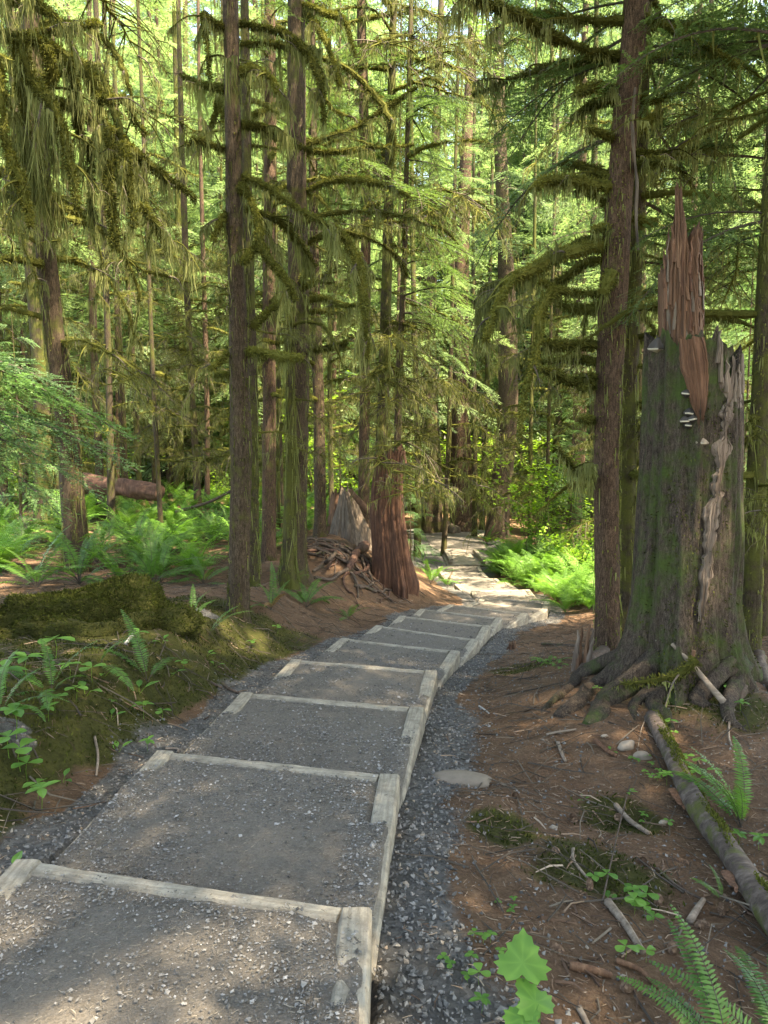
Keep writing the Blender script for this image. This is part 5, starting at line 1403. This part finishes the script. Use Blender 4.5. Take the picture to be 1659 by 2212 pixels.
def sroot(path, Y0, Y1, r0, r1, mat):
    r0, r1 = min(r0, .09), max(.02, min(r1, .05))
    P = []
    for k, (u, v) in enumerate(path):
        p = gp(*Z3(u, v)); p[2] += .02 + r0*.6*(1 if 0 < k < len(path)-1 else .3) + rg.uniform(-.01, .05); P.append(p-b2)
    P = [P[0]] + [q for q0, q in zip(P[:-1], P[1:]) if np.linalg.norm(q-q0) < 1.6]
    if len(P) < 2: return
    root_tube('root', P, r0, r1, mat, stump, rg, 9, .45)
for path, Y0, Y1, r0, r1, m in (
        ([(600, 1000), (500, 1150), (420, 1280)], 13.2, 12.5, .05, .03, 'root'), ([(620, 1020), (560, 1160), (470, 1320)], 13.1, 12.2, .035, .02, 'root_red'),
        ([(720, 1005), (620, 1150), (530, 1300), (430, 1400), (330, 1445)], 12.9, 11.6, .04, .018, 'root'), ([(760, 1000), (700, 1060), (620, 1100), (540, 1250)], 12.8, 12.2, .025, .012, 'root_red'),
        ([(800, 1030), (835, 1150), (830, 1290)], 12.65, 12.1, .12, .10, 'red_wood'), ([(800, 1230), (720, 1310), (640, 1440)], 12.3, 11.6, .09, .07, 'root_red'),
        ([(880, 1230), (920, 1380), (955, 1500)], 12.4, 11.5, .09, .05, 'red_wood'), ([(960, 1250), (1070, 1390), (1165, 1540)], 12.4, 11.3, .11, .05, 'red_wood'),
        ([(1100, 1180), (1180, 1290), (1290, 1400)], 12.7, 12.2, .10, .05, 'root_red'), ([(840, 1000), (900, 1150), (1010, 1260), (1100, 1400)], 12.5, 11.6, .028, .015, 'root'),
        ([(650, 1010), (700, 1120), (640, 1240), (600, 1320)], 12.9, 12.0, .022, .012, 'root'), ([(560, 1060), (480, 1190), (400, 1260), (280, 1300)], 13.2, 12.4, .03, .015, 'root'),
        ([(640, 1440), (560, 1480), (480, 1520), (340, 1480)], 11.4, 10.9, .035, .015, 'root'), ([(700, 1560), (800, 1590), (900, 1620)], 10.6, 10.4, .03, .012, 'root'), ([(1480, 1530), (1500, 1600), (1460, 1680)], 11.6, 11.4, .05, .02, 'root_red')):
    sroot(path, Y0, Y1, r0, r1, M[m])

for k in range(42):
    a0 = rg.uniform(2.3, 5.0); p = np.array([-.35 + rg.normal(0, .25), 12.95 + rg.normal(0, .2)]); P = []; r_ = rg.uniform(.012, .034); n_ = int(rg.integers(5, 9))
    for q in range(n_):
        P.append(np.array([p[0], p[1], gz(p[0], p[1]) + r_*rg.uniform(-.2, 1.6) + (.05*rg.random() if 0 < q < n_-1 else -.01)])-b2); a0 += rg.normal(0, .45); p = p + np.array([math.cos(a0), math.sin(a0)])*rg.uniform(.12, .24)
    root_tube('root', P, r_, r_*.45, M['root' if k % 3 else 'root_red'], stump, rg, 7, .3)
# grey stump behind
b3 = at(748, 1120, 14.4); b3[2] = gz(b3[0], 14.4)-.05
gs = thing('grey_stump', 'grey weathered pointed stump behind the root mound', 'tree stump', b3); K3 = 14.4/FD; z3 = lambda py: at(829, py, 14.4)[2]-b3[2]
g_cen = lambda z: ((np.interp(z, [0, z3(1050)], [758, 748])-748)*K3, 0*np.asarray(z, float)); g_rad = lambda th, z: np.interp(z, [-.3, 0, z3(1050)], [58, 44, 10])*K3*(1+.12*np.sin(th*4+1))
g_top = lambda th: z3(1066) + .12*noise(th*4, 0, 0, 25) + .08*noise(th*13, 0, 0, 26) + .12*np.exp(-((th+1.5)/.5)**2)
mb = MB(); broken(mb, g_cen, g_rad, -.35, g_top, 80, 60, 66, .14, freq=6); mb.build('trunk', M['grey_wood'], gs, True)
root_tube('leaning_limb', [at(757, 1058, 14.1)-b3, at(778, 1085, 14.0)-b3, at(806, 1116, 13.9)-b3], .045, .06, M['red_wood'], gs, rg)
mb = MB(); broken(mb, lambda z: ((728-748)*K3 + 0*np.asarray(z, float), .35 + 0*np.asarray(z, float)), lambda th, z: np.interp(z, [-.3, 0, .9], [38, 30, 14])*K3 + 0*th, -.3, lambda th: z3(1062)+.1*noise(th*5, 0, 0, 28), 50, 30, 77, .14)
mb.build('rotten_side', M['red_wood'], gs, True)

# ------------------------------------------------------------------ hummock, logs, sticks, stones
hb = at(190, 1330, 6.45); hb[2] = gz(hb[0], 6.45)-.08
hum = thing('mossy_hummock', 'big moss covered hummock with shaded overhang at the left', 'mossy log', hb)
nu, nv = 90, 40; U, Vv = np.meshgrid(np.linspace(-np.pi, np.pi, nu, endpoint=False), np.linspace(0, 1, nv), indexing='ij')
ph = Vv*np.pi/2
hx_, hy_, hz_ = np.cos(U)*np.cos(ph)**.75, np.sin(U)*np.cos(ph)**.75, np.sin(ph)**.9
bul = .95 + .26*fbm(hx_*3.0, hy_*3.0, hz_*3.0, 81, 3) + .10*np.exp(-((hz_-.45)/.25)**2)
X_, Y_, Z_ = hx_*.92*bul, hy_*.48*bul, hz_*.50*bul*(.88 + .14*np.cos(hx_*2.2-.5))
Vh = np.stack([X_, Y_, Z_-.05], -1)
a = np.arange(nu)[:, None]*nv + np.arange(nv-1)[None]; b_ = ((np.arange(nu)[:, None]+1) % nu)*nv + np.arange(nv-1)[None]
mb = MB(); mb.add(Vh.reshape(-1, 3), None, np.stack([a, b_, b_+1, a+1], -1).reshape(-1, 4)); mb.build('body', M['ground'], hum, True)
hm = hum.children[0].data; q_ = hm.attributes.new('zone', 'FLOAT_COLOR', 'POINT'); q_.data.foreach_set('color', np.tile(np.array([0, .9, 0, 1], np.float32), len(hm.vertices)))
nf = 26000; iu, iv = rg.integers(0, nu, nf), (rg.random(nf)**.8*(nv-2)).astype(int); P = Vh[iu, iv] + (Vh[(iu+1) % nu, iv]-Vh[iu, iv])*rg.random((nf, 1)) + (Vh[iu, iv+1]-Vh[iu, iv])*rg.random((nf, 1))
nr = unit(P*np.array([1, 3.5, 3.2])); d = unit(nr + rg.normal(0, .55, P.shape) + np.array([0, 0, -.15])); mb = MB()
kites(mb, P, d, unit(np.cross(d, rg.normal(size=P.shape))), rg.uniform(.015, .04, nf), .011, rg.uniform(0, 1, nf)*.6 + .3*noise(P[:, 0]*4, P[:, 1]*4, P[:, 2]*4, 4)); mb.build('moss', M['ground_moss'], hum)

def log(name, label, P, r0, r1, mat, cat='log', seg=18, rough=.14, group=None, cap=None):
    P = np.array(P, float); b = P[0].copy(); mb = MB(); n = max(16, int(np.sum(np.linalg.norm(np.diff(P, axis=0), axis=1))*20)); C = spline(P-b, n); sd = int(rg.integers(999))
    tube(mb, C, np.linspace(r0, r1, n), seg, lambda th, s, p: 1 + rough*(noise(np.cos(th)*1.6+p[..., 0]*3, np.sin(th)*1.6+p[..., 1]*3, p[..., 2]*3, sd) + .5*noise(np.cos(th)*5+p[..., 0]*5, np.sin(th)*5+p[..., 1]*5, p[..., 2]*9, sd+1)), 0)
    o = mb.build(name, mat, None, True, loc=b); return tag(o, label, cat, group)
lp = [gp(1408, 1560, .03), gp(1450, 1650, .05), gp(1500, 1760, .06), gp(1570, 1860, .06), gp(1640, 1965, .05), gp(1720, 2080, .05)]
fl = log('fallen_log', 'long thin mossy fallen log with torn bark lying on the right slope', lp, .050, .064, M['log_bark'])
for (x0, y0, x1, y1) in ((1404, 1562, 1420, 1588), (1448, 1722, 1476, 1772), (1562, 1905, 1590, 1955)):
    m_ = MB(); p0, p1 = gp(x0, y0, .055)-lp[0], gp(x1, y1, .055)-lp[0]; splinter(m_, p0+np.array([0, -.02, .0]), p1, .05, .03, rg); m_.build('torn_wood', M['orange_wood'], fl)
rl = np.random.default_rng(5)
mb = MB(); nfz = 7000; C = spline(np.array(lp)-lp[0], 120); k = rl.integers(0, 119, nfz); th = rl.uniform(-.6, 1.9, nfz); keep = noise(C[k][:, 0]*5, C[k][:, 1]*5, th, 8) + rl.uniform(-.3, .3, nfz) > .12; k, th = k[keep], th[keep]
T, Nn, B = frames(C); pn = unit(-Nn[k]*np.cos(th)[:, None]*.6 + np.array([0, 0, 1.0])*np.abs(np.sin(th))[:, None] + Nn[k]*.2); d = unit(pn + rl.normal(0, .5, pn.shape))
kites(mb, C[k] + pn*np.linspace(.050, .064, 120)[k][:, None]*.95, d, unit(np.cross(d, rl.normal(size=d.shape))), rl.uniform(.01, .025, len(k)), .008, rl.uniform(.1, 1, len(k))); mb.build('moss', M['ground_moss'], fl)
log('fallen_log', 'thick brown fallen log lying behind the ferns at the left', [at(165, 1046, 19.5), at(260, 1052, 19), at(345, 1064, 18.6)], .24, .19, M['root_red'], seg=26, rough=.3)
log('fallen_log', 'fallen log lying between the two broad path end trunks', [at(940, 1128, 33), at(985, 1150, 31.8)], .3, .26, M['grey_wood'])
log('fallen_log', 'mossy rotten log lying in front of the fern bed', [gp(1215, 1288, .1), gp(1265, 1300, .12), gp(1300, 1308, .12)], .09, .1, M['root'])
log('dead_branch', 'dead branch propped on the ground left of the nearest left trunk', [at(380, 1106, 16.5), at(450, 1085, 16.3), at(505, 1058, 16)], .035, .025, M['root'], 'branch')
log('fallen_log', 'pale split log piece lying right of the thin poles', [at(545, 1118, 17.5), at(580, 1132, 17)], .10, .09, M['orange_wood'])
ms = [Z5(1180, 510), Z5(1080, 600), Z5(980, 640), Z5(850, 650), Z5(680, 680)]
P = [at(*q, 5.15) for q in ms]; bq, hq = mossy_branch(np.array(P)-P[0], .018, .008, .016, 120, rg, .04, 2, fuzz=1100)
o = bq.build('mossy_branch', [M['moss'], M['twig']], None, loc=P[0]); tag(o, 'bent mossy dead branch lying across the snag roots', 'branch'); hq.build('hanging_moss', M['hang'], o)
log('dead_branch', 'thin broken stick leaning against the foot of the snag', [at(*Z5(1010, 405), 5.3), at(*Z5(1150, 550), 5.2), at(*Z5(1290, 720), 5.1), gp(*Z5(1420, 880))], .013, .024, M['stick'], 'stick')
log('dead_branch', 'short orange stub crossing the leaning stick', [at(*Z5(1160, 450), 5.15), at(*Z5(1150, 530), 5.16)], .010, .013, M['orange_wood'], 'stick')
# rotten chunk left of the right pair
rc0 = gp(1252, 1445); ck = thing('rotten_wood_chunk', 'upright shredded red wood chunk beside the foot of the right pair of trunks', 'wood chunk', rc0)
for k in range(7):
    m_ = MB(); xo = rg.uniform(-.06, .06); splinter(m_, (xo*.9, rg.uniform(-.05, .05), -.05), (xo*1.3 + .05, rg.uniform(-.03, .03), rg.uniform(.22, .36)), .06, .06, rg, rg.uniform(-.4, .4)); m_.build('slab', M['red_wood'] if k % 2 else M['pale_wood'], ck)
r2 = gp(1106, 1402); ck2 = thing('rotten_stub', 'small dark red rotten stub in the gravel right of the stairs', 'wood chunk', r2)
for k in range(6):
    m_ = MB(); a_ = k*1.05; splinter(m_, (math.cos(a_)*.05, math.sin(a_)*.04, -.03), (math.cos(a_)*.025, math.sin(a_)*.02, rg.uniform(.05, .10)), .05, .04, rg, a_); m_.build('slab', M['red_wood'], ck2)
STK = [((1330, 1748), (1402, 1806), .016, 'stick', 'pale peeled stick lying on the duff below the moss patch'), ((1312, 1958), (1388, 2068), .018, 'stick', 'thick pale stick lying near the bottom right, frayed end'), ((1238, 1838), (1272, 1905), .008, 'stick', 'thin pale stick above the small clover cluster'),
       ((1035, 1528), (1058, 1545), .008, 'birch', 'white forked twig on the gravel right of the stairs'), ((272, 1395), (322, 1347), .014, 'birch', 'white lichen spotted stick on the mossy bank'), ((205, 1598), (208, 1680), .008, 'stick', 'thin bent pale twig at the bank edge near the second step'),
       ((358, 1620), (385, 1628), .009, 'stick', 'short tan stick lying at the corner of the second step'), ((1180, 1590), (1245, 1578), .009, 'stick', 'pale twig lying across the duff above the brown stone'), ((1205, 1610), (1222, 1648), .013, 'stick', 'short thick stick end pointing at the viewer on the duff'),
       ((1285, 1605), (1332, 1640), .017, 'orange_wood', 'orange splinter of wood beside the cream stone'), ((1490, 2000), (1520, 1950), .016, 'stick', 'short fat pale stick above the bottom right ferns'), ((1420, 1880), (1540, 1960), .007, 'root', 'long dark twig below the fallen log'),
       ((1300, 1955), (1360, 1700), .004, 'root', 'long thin dark twig on the duff'), ((1330, 2080), (1420, 2140), .010, 'red_wood', 'reddish bark sliver at the bottom right'), ((1230, 2095), (1320, 2115), .014, 'red_wood', 'split red brown wood piece at the bottom'),
       ((1250, 2190), (1278, 2260), .010, 'stick', 'tan stick end at the bottom edge'), ((1170, 1394), (1280, 1400), .02, 'root', 'dark mossy stick lying across behind the rotten stub'), ((480, 1480), (515, 1500), .014, 'root', 'dark root end sticking out of the left bank'), ((455, 1478), (480, 1490), .014, 'root', 'second dark root end in the left bank'),
       ((1398, 1545), (1375, 1640), .004, 'stick', 'very thin pale twig left of the fallen log'), ((1575, 1560), (1590, 1640), .008, 'stick', 'thin broken pale stick standing right of the fallen log')]
for (a0, a1, r, m, lab) in STK:
    p0, p1 = gp(*a0, r*.8), gp(*a1, r*.7); mid = (p0+p1)/2 + rg.normal(0, .015, 3)*np.array([1, 1, 0]); mid[2] = max(mid[2], gz(mid[0], mid[1])+r*.6)
    log('stick', lab, [p0, mid, p1], r, r*.7, M[m], 'stick', 8, .18)
def stone(label, px, py, w, mat, flat=.6, seed=0, wide=1.3):
    p = gp(px, py); mb = MB(); v, f = ico(); rng = np.random.default_rng(seed)
    V = [tuple(x) for x in v]; F = f.tolist(); cache = {}
    for _ in range(2):
        G = []
        def md(i, j):
            k = (min(i, j), max(i, j))
            if k not in cache: V.append(tuple(unit(np.array(V[i])+np.array(V[j])))); cache[k] = len(V)-1
            return cache[k]
        for (i, j, k) in F:
            a, b, c = md(i, j), md(j, k), md(k, i); G += [(i, a, c), (a, j, b), (c, b, k), (a, b, c)]
        F = G
    A = np.array(V); A = A*(1+.22*fbm(A[:, 0]*1.3, A[:, 1]*1.3, A[:, 2]*1.3, seed, 2))[:, None]*np.array([w*.5*wide, w*.38, w*.5*flat])
    mb.add(A, F, None, rng.uniform(.2, 1)); o = mb.build('stone', M[mat], None, True, loc=(p[0], p[1], p[2]+w*.10), rot=(0, 0, rng.uniform(-.5, .5))); return tag(o, label, 'stone')
stone('rounded tan stone below the snag roots', 1352, 1616, .10, 'stone', .7, 1)
stone('angular cream stone beside the orange splinter', 1388, 1640, .085, 'stone', .7, 2)
stone('flat grey slab of rock sunk in the gravel right of the second step', 1000, 1692, .24, 'stone', .35, 3, 1.4)
stone('smooth tan pebble by the maple leaf', 1128, 2085, .045, 'stone', .8, 4)
stone('small pale stone next to the thin dark animal hole', 1432, 1778, .04, 'stone', .7, 5)
stone('reddish pebble on the duff left of the moss patch', 1195, 1790, .035, 'stone', .7, 6)
stone('pale pebble below the snag roots', 1305, 1592, .04, 'stone', .6, 7)

# ------------------------------------------------------------------ litter, gravel and moss on the ground
rl = np.random.default_rng(91)
def scatter(n, x0, x1, y0, y1, near=1.0):
    y = y0 + (y1-y0)*rl.random(n)**near; x = rl.uniform(x0, x1, n)
    k = np.abs(x) < .62*y + .9; x, y = x[k], y[k]; g, m, t = zones(x, y); return x, y, g, m, t
# gravel beside the stairs
mb = MB()
x, y, g, m, t = scatter(210000, -2.6, 4, .9, 14, 1.7)
k = (np.abs(t) > .66) & (g*1.1 - .05 > rl.random(len(x))) & (rl.random(len(x)) < .75); x, y, t = x[k], y[k], t[k]
sz = (.010 + .022*rl.random(len(x))**1.8)*np.where(t < 0, .8, 1.0)
stones(mb, np.column_stack([x, y, ground(x, y)+sz*.12]), sz, rl, 'oct', .7)
tag(mb.build('gravel', M['pebble']), 'loose grey gravel along both sides of the stairs', 'gravel', kind='stuff'); NG = len(x)
mb = MB()
x, y, g, m, t = scatter(34000, -3, 4.5, 1.0, 9, 1.6); k = (t > .8) & (g < .5) & (rl.random(len(x)) < .30 + .6*(noise(x*2, y*2, 0, 93) > .05)) & (m < .6); x, y = x[k], y[k]
sz = .006 + .018*rl.random(len(x))**2.5; stones(mb, np.column_stack([x, y, ground(x, y)+sz*.1]), sz, rl, 'oct', .8)
tag(mb.build('pebbles', M['pebble']), 'scattered pebbles on the brown duff right of the stairs', 'pebbles', kind='stuff')
# needles and twigs
mb = MB()
x, y, g, m, t = scatter(60000, -4.5, 5.5, 1.0, 13, 1.5); k = (np.abs(t) > .75) & (rl.random(len(x)) < np.where(t > 0, .95-.75*g, .35 + .3*(y > 7.5)))
x, y = x[k], y[k]; n = len(x); an = rl.uniform(0, 6.28, n); ll = rl.uniform(.012, .05, n)*np.where(rl.random(n) < .05, 3.0, 1); A = np.column_stack([x, y, ground(x, y)+.003+.008*rl.random(n)])
x2, y2 = x+np.cos(an)*ll, y+np.sin(an)*ll; B = np.column_stack([x2, y2, ground(x2, y2)+.004+.010*rl.random(n)]); sticks(mb, A, B, .0011+.0011*rl.random(n)+.003*(ll > .09), rl)
tag(mb.build('needle_litter', M['needle_litter']), 'brown needles and tiny twigs littering the forest floor', 'litter', kind='stuff')
mb = MB()
x, y, g, m, t = scatter(7000, -5, 6, 1.2, 15, 1.3); k = (np.abs(t) > .8) & (g < .55); x, y = x[k], y[k]; n = len(x); an = rl.uniform(0, 6.28, n); ll = rl.gamma(2.2, .09, n)+.05
A = np.column_stack([x, y, ground(x, y)+.008]); x2, y2 = x+np.cos(an)*ll, y+np.sin(an)*ll; B = np.column_stack([x2, y2, ground(x2, y2)+.008+.03*rl.random(n)*(ll > .2)]); sticks(mb, A, B, .0018+.0035*rl.random(n)**2, rl, 0, None, .1)
tag(mb.build('fallen_twigs', M['twig']), 'thin fallen twigs strewn over the forest floor', 'twigs', kind='stuff')
# moss tufts
mb = MB()
x, y, g, m, t = scatter(190000, -5.5, 4, 1.0, 11, 1.4); k = (np.abs(t) > .8) & (m - .8*g > .25 + .6*rl.random(len(x))) & (fbm(x*3.3, y*3.3, 0, 95, 2) > -.55); x, y, m = x[k], y[k], m[k]; n = len(x)
d = unit(np.column_stack([rl.normal(0, .7, n), rl.normal(0, .7, n), np.ones(n)])); kites(mb, np.column_stack([x, y, ground(x, y)-.004]), d, unit(np.cross(d, rl.normal(size=(n, 3)))), rl.uniform(.012, .034, n)*(1+.0*x), .010, rl.uniform(0, .75, n) + .3*noise(x*3, y*3, 0, 96))
tag(mb.build('ground_moss', M['ground_moss']), 'soft green brown moss carpeting the left bank', 'moss', kind='stuff')
print('gravel', NG, 'moss', n)

# cones
cn = MB()
for k in range(46):
    f = k/46; a = k*2.4; r_ = .013*math.sin(math.pi*(f*.86+.1)); z_ = f*.058; d = unit(np.array([math.cos(a), math.sin(a), .5])); p = np.array([math.cos(a)*r_*.6, math.sin(a)*r_*.6, z_])
    kites(cn, p[None], d[None], unit(np.cross(d, [0, 0, 1.0]))[None], np.array([.012]), np.array([.013]), .3+.5*rl.random(), 0, .6)
tube(cn, [(0, 0, 0), (0, 0, .03), (0, 0, .06)], np.array([.006, .009, .003]), 6, None, 0, .2)
cme = cn.mesh('cone', M['needle_litter'])
for (px, py) in ((1205, 1845), (1235, 1770), (1170, 1690), (1390, 1860), (1505, 2010), (1450, 2070), (1345, 2150), (1275, 1930), (1520, 2110), (1420, 1960), (1340, 1770), (1490, 1870), (1215, 2070), (1110, 1720), (1560, 1985)):
    p = gp(px, py, .012); o = link('spruce_cone', cme, None, p, (math.radians(90)+rl.normal(0, .2), 0, rl.uniform(0, 6.28)), rl.uniform(.9, 1.3)); tag(o, 'small brown cone lying on the duff ' + ('near the gravel edge' if px < 1240 else 'by the pale sticks' if px < 1400 else 'below the fallen log'), 'cone', 'cones on the duff')

# ------------------------------------------------------------------ small plants
def leaf_shape(mb, base, d, up, L, W, tint, fold=.12, kind='oval'):
    d, up = unit(d), unit(up); s = unit(np.cross(d, up)); up = np.cross(s, d)
    prof = {'oval': [(0, .0), (.2, .62), (.45, 1), (.75, .72), (1, 0)], 'lance': [(0, 0), (.25, .8), (.5, 1), (.8, .5), (1, 0)], 'fan': [(0, 0), (.35, .6), (.7, 1), (.92, .8), (1, .2)]}[kind]
    V = []
    for q, w in prof:
        c = base + d*L*q - up*L*.18*q*q
        V += [c + s*W*.5*w + up*fold*W*w, c, c - s*W*.5*w + up*fold*W*w]
    F = []
    for k in range(len(prof)-1):
        a = k*3; F += [(a, a+1, a+4, a+3), (a+1, a+2, a+5, a+4)]
    mb.add(V, None, F, tint, 0)
def plant_proto(kind, rng):
    mb = MB(); z = np.array([0, 0, 1.0])
    if kind == 'trefoil' or kind == 'whorl':
        h = .09; tube(mb, [(0, 0, -.01), (.008, 0, h*.6), (0, 0, h)], np.array([.0016, .0013, .001]), 3, None, 1, .3, False); n = 3 if kind == 'trefoil' else 5
        for k in range(n):
            a = k*6.283/n + rng.normal(0, .15); d = np.array([math.cos(a), math.sin(a), .12 + rng.normal(0, .1)]); leaf_shape(mb, np.array([0, 0, h]), d, z, .075*rng.uniform(.8, 1.1), .06 if n == 3 else .036, rng.uniform(.3, .9), .1, 'fan' if n == 3 else 'oval')
    elif kind == 'pair':
        for k in range(3):
            a = rng.uniform(0, 6.28); d = np.array([math.cos(a), math.sin(a), .7]); p = d*.035; tube(mb, [(0, 0, -.01), p], np.array([.0018, .0014]), 3, None, 1, .3, False); leaf_shape(mb, p, np.array([math.cos(a), math.sin(a), .35]), z, .095*rng.uniform(.7, 1.1), .036, rng.uniform(.3, .9), .14, 'lance')
    else:     # creeping runner with several trefoils
        for q in range(4):
            b = np.array([q*.055 + rng.normal(0, .01), rng.normal(0, .035), .0]); h = .05*rng.uniform(.7, 1.2); tube(mb, [b, b+np.array([0, 0, h])], np.array([.0013, .001]), 3, None, 1, .3, False)
            for k in range(3):
                a = k*2.09 + rng.uniform(-.3, .3) + q; leaf_shape(mb, b+np.array([0, 0, h]), np.array([math.cos(a), math.sin(a), .1]), z, .042*rng.uniform(.8, 1.1), .034, rng.uniform(.3, .9), .1, 'oval')
    return mb.mesh('plant', [M['leaf'], M['shrub']])
PL = {k: [plant_proto(k, rl) for _ in range(2)] for k in ('trefoil', 'whorl', 'pair', 'runner')}
def plant(px, py, kind, s, lab, grp, name='small_plant'):
    lab = {'trefoil': 'three leaved', 'whorl': 'five leaved', 'pair': 'lance leaved', 'runner': 'creeping small leaved'}[kind] + ' green plant ' + lab(px, py)
    p = gp(px, py); o = link(name, PL[kind][int(rl.integers(2))], None, p, (0, 0, rl.uniform(0, 6.28)), s); tag(o, lab, 'plant', grp)
for (px, py, k, s) in ((35, 1600, 'whorl', 1.7), (20, 1640, 'trefoil', 1.2), (45, 1668, 'trefoil', 1.3), (60, 1690, 'trefoil', 1.0), (90, 1752, 'whorl', 1.2), (82, 1728, 'trefoil', .9), (135, 1690, 'pair', .8), (185, 1502, 'pair', 1.4), (200, 1478, 'trefoil', 1.2), (150, 1470, 'whorl', 1.1),
                    (165, 1515, 'trefoil', .9), (310, 1555, 'whorl', 1.1), (255, 1520, 'pair', 1.0), (240, 1558, 'pair', .9), (300, 1500, 'pair', 1.2), (370, 1462, 'pair', 1.0), (395, 1452, 'trefoil', .9), (120, 1545, 'trefoil', 1.0), (105, 1560, 'whorl', .9), (225, 1462, 'pair', 1.0), (445, 1420, 'pair', .9), (350, 1560, 'trefoil', .8),
                    (320, 1625, 'whorl', .8), (255, 1625, 'pair', .8), (15, 1500, 'whorl', 1.6), (60, 1470, 'whorl', 1.5), (300, 1395, 'whorl', 1.2), (350, 1390, 'pair', 1.0), (120, 1425, 'trefoil', 1.6), (465, 1440, 'pair', .8), (545, 1400, 'trefoil', .8), (600, 1370, 'trefoil', .9), (20, 1900, 'pair', 1.0)):
    plant(px, py, k, s, lambda a, b: 'on the left bank ' + ('at the left picture edge' if a < 110 else 'near the white stick' if a < 340 and b < 1480 else 'above the second step' if b > 1480 else 'near the foot of the nearest trunk'), 'small plants on the left bank')
for (px, py, k, s) in ((1410, 1500, 'whorl', 1.1), (1446, 1577, 'trefoil', .9), (1456, 1595, 'trefoil', .6), (1404, 1652, 'runner', .9), (1410, 1672, 'runner', .8), (1404, 1690, 'trefoil', .6), (1440, 1698, 'whorl', 1.0), (1482, 1655, 'trefoil', .9), (1510, 1662, 'trefoil', .8), (1500, 1690, 'whorl', 1.1), (1530, 1700, 'trefoil', .8), (1352, 1716, 'pair', .7),
                    (1320, 1628, 'pair', .7), (1545, 1690, 'trefoil', .9), (1575, 1765, 'trefoil', 1.0), (1595, 1830, 'whorl', 1.0), (1640, 1840, 'whorl', 1.1), (1550, 1795, 'trefoil', .7), (1445, 1790, 'trefoil', .6), (1395, 1780, 'runner', .6), (1330, 1930, 'runner', 1.3), (1352, 1950, 'runner', 1.3), (1395, 1965, 'trefoil', 1.0), (1370, 1975, 'trefoil', .9), (1310, 1915, 'trefoil', .8),
                    (1085, 2055, 'runner', .8), (1015, 2105, 'runner', .8), (1035, 2135, 'trefoil', .7), (1040, 2195, 'whorl', .7), (1350, 2078, 'trefoil', .8), (1395, 2085, 'trefoil', .7), (1260, 1730, 'pair', .6), (1095, 1955, 'runner', .6), (1190, 1430, 'runner', 1.1), (1215, 1448, 'runner', 1.0), (1160, 1440, 'trefoil', 1.0), (1290, 1500, 'trefoil', .7), (1575, 1500, 'trefoil', 1.0), (1600, 1540, 'whorl', 1.0)):
    plant(px, py, k, s*.75, lambda a, b: 'by the maple leaved plant' if a < 1150 and b > 1900 else 'by the rotten wood chunk' if a < 1300 and b < 1480 else 'among the snag roots' if b < 1600 else 'right of the fallen log' if a > 1470 and b < 1900 else 'left of the fallen log' if b < 1820 else 'on the duff in the lower right', 'small plants on the right slope')
# maple leaved plant at the bottom
mp0 = gp(1140, 2290); mpl = thing('maple_leaved_plant', 'bright green plant with large lobed leaves at the bottom edge', 'plant', mp0)
def lobed(L):
    half = [(0, 0), (.10, -.10), (.30, -.16), (.36, -.06), (.50, -.02), (.46, .10), (.58, .20), (.46, .26), (.50, .36), (.36, .38), (.30, .46), (.34, .60), (.22, .64), (.18, .80), (.09, .84), (0, 1.0)]
    pts_ = half + [(-a, b) for a, b in half[-2:0:-1]]; c = (0, .22)
    mb = MB(); m = len(pts_); rings = (.0, .28, .55, .8, 1.0); V, tn = [], []
    veins = [math.atan2(b-c[1], a) for a, b in ((0, 1), (.58, .2), (-.58, .2), (.34, .6), (-.34, .6), (.3, -.16), (-.3, -.16))]
    for q in rings:
        for (a, b) in pts_:
            x, y = c[0]+(a-c[0])*q, c[1]+(b-c[1])*q; an = math.atan2(b-c[1], a); dv = min(abs(math.atan2(math.sin(an-v_), math.cos(an-v_))) for v_ in veins)
            V.append((x*L, y*L, L*(-.28*x*x - .12*y*y + .05*abs(x) + .012*math.sin(9*x+7*y)))); tn.append(.45 + (.35*math.exp(-(dv/.10)**2) if q > .2 else .2) + .12*math.sin(13*x+11*y))
    F = [(r*m+k, r*m+(k+1) % m, (r+1)*m+(k+1) % m, (r+1)*m+k) for r in range(1, len(rings)-1) for k in range(m)]
    mb.add(V, [(0, m+(k+1) % m, m+k) for k in range(m)], F, np.clip(tn, 0, 1)); return mb.mesh('leaf', M['leaf'], True)
for (px, py, L, Y, rz, rx) in ((1128, 2105, .14, 2.0, 2.95, .5), (1168, 2185, .11, 1.93, 3.7, .5), (1118, 2215, .10, 1.9, 2.4, .4)):
    p = at(px, py, Y)-mp0; me = lobed(L); o = link('leaf', me, mpl, p, (rx*.4, -.15, rz + math.pi/2 - 1.4))
    o.rotation_euler = (rx, 0, rz-math.pi)
    mb = MB(); tube(mb, spline([np.array([0, 0, -.02]), p*.5+np.array([.01, 0, -.01]), p], 8), np.linspace(.002, .0014, 8), 4, None); mb.build('stem', M['leaf'], mpl)
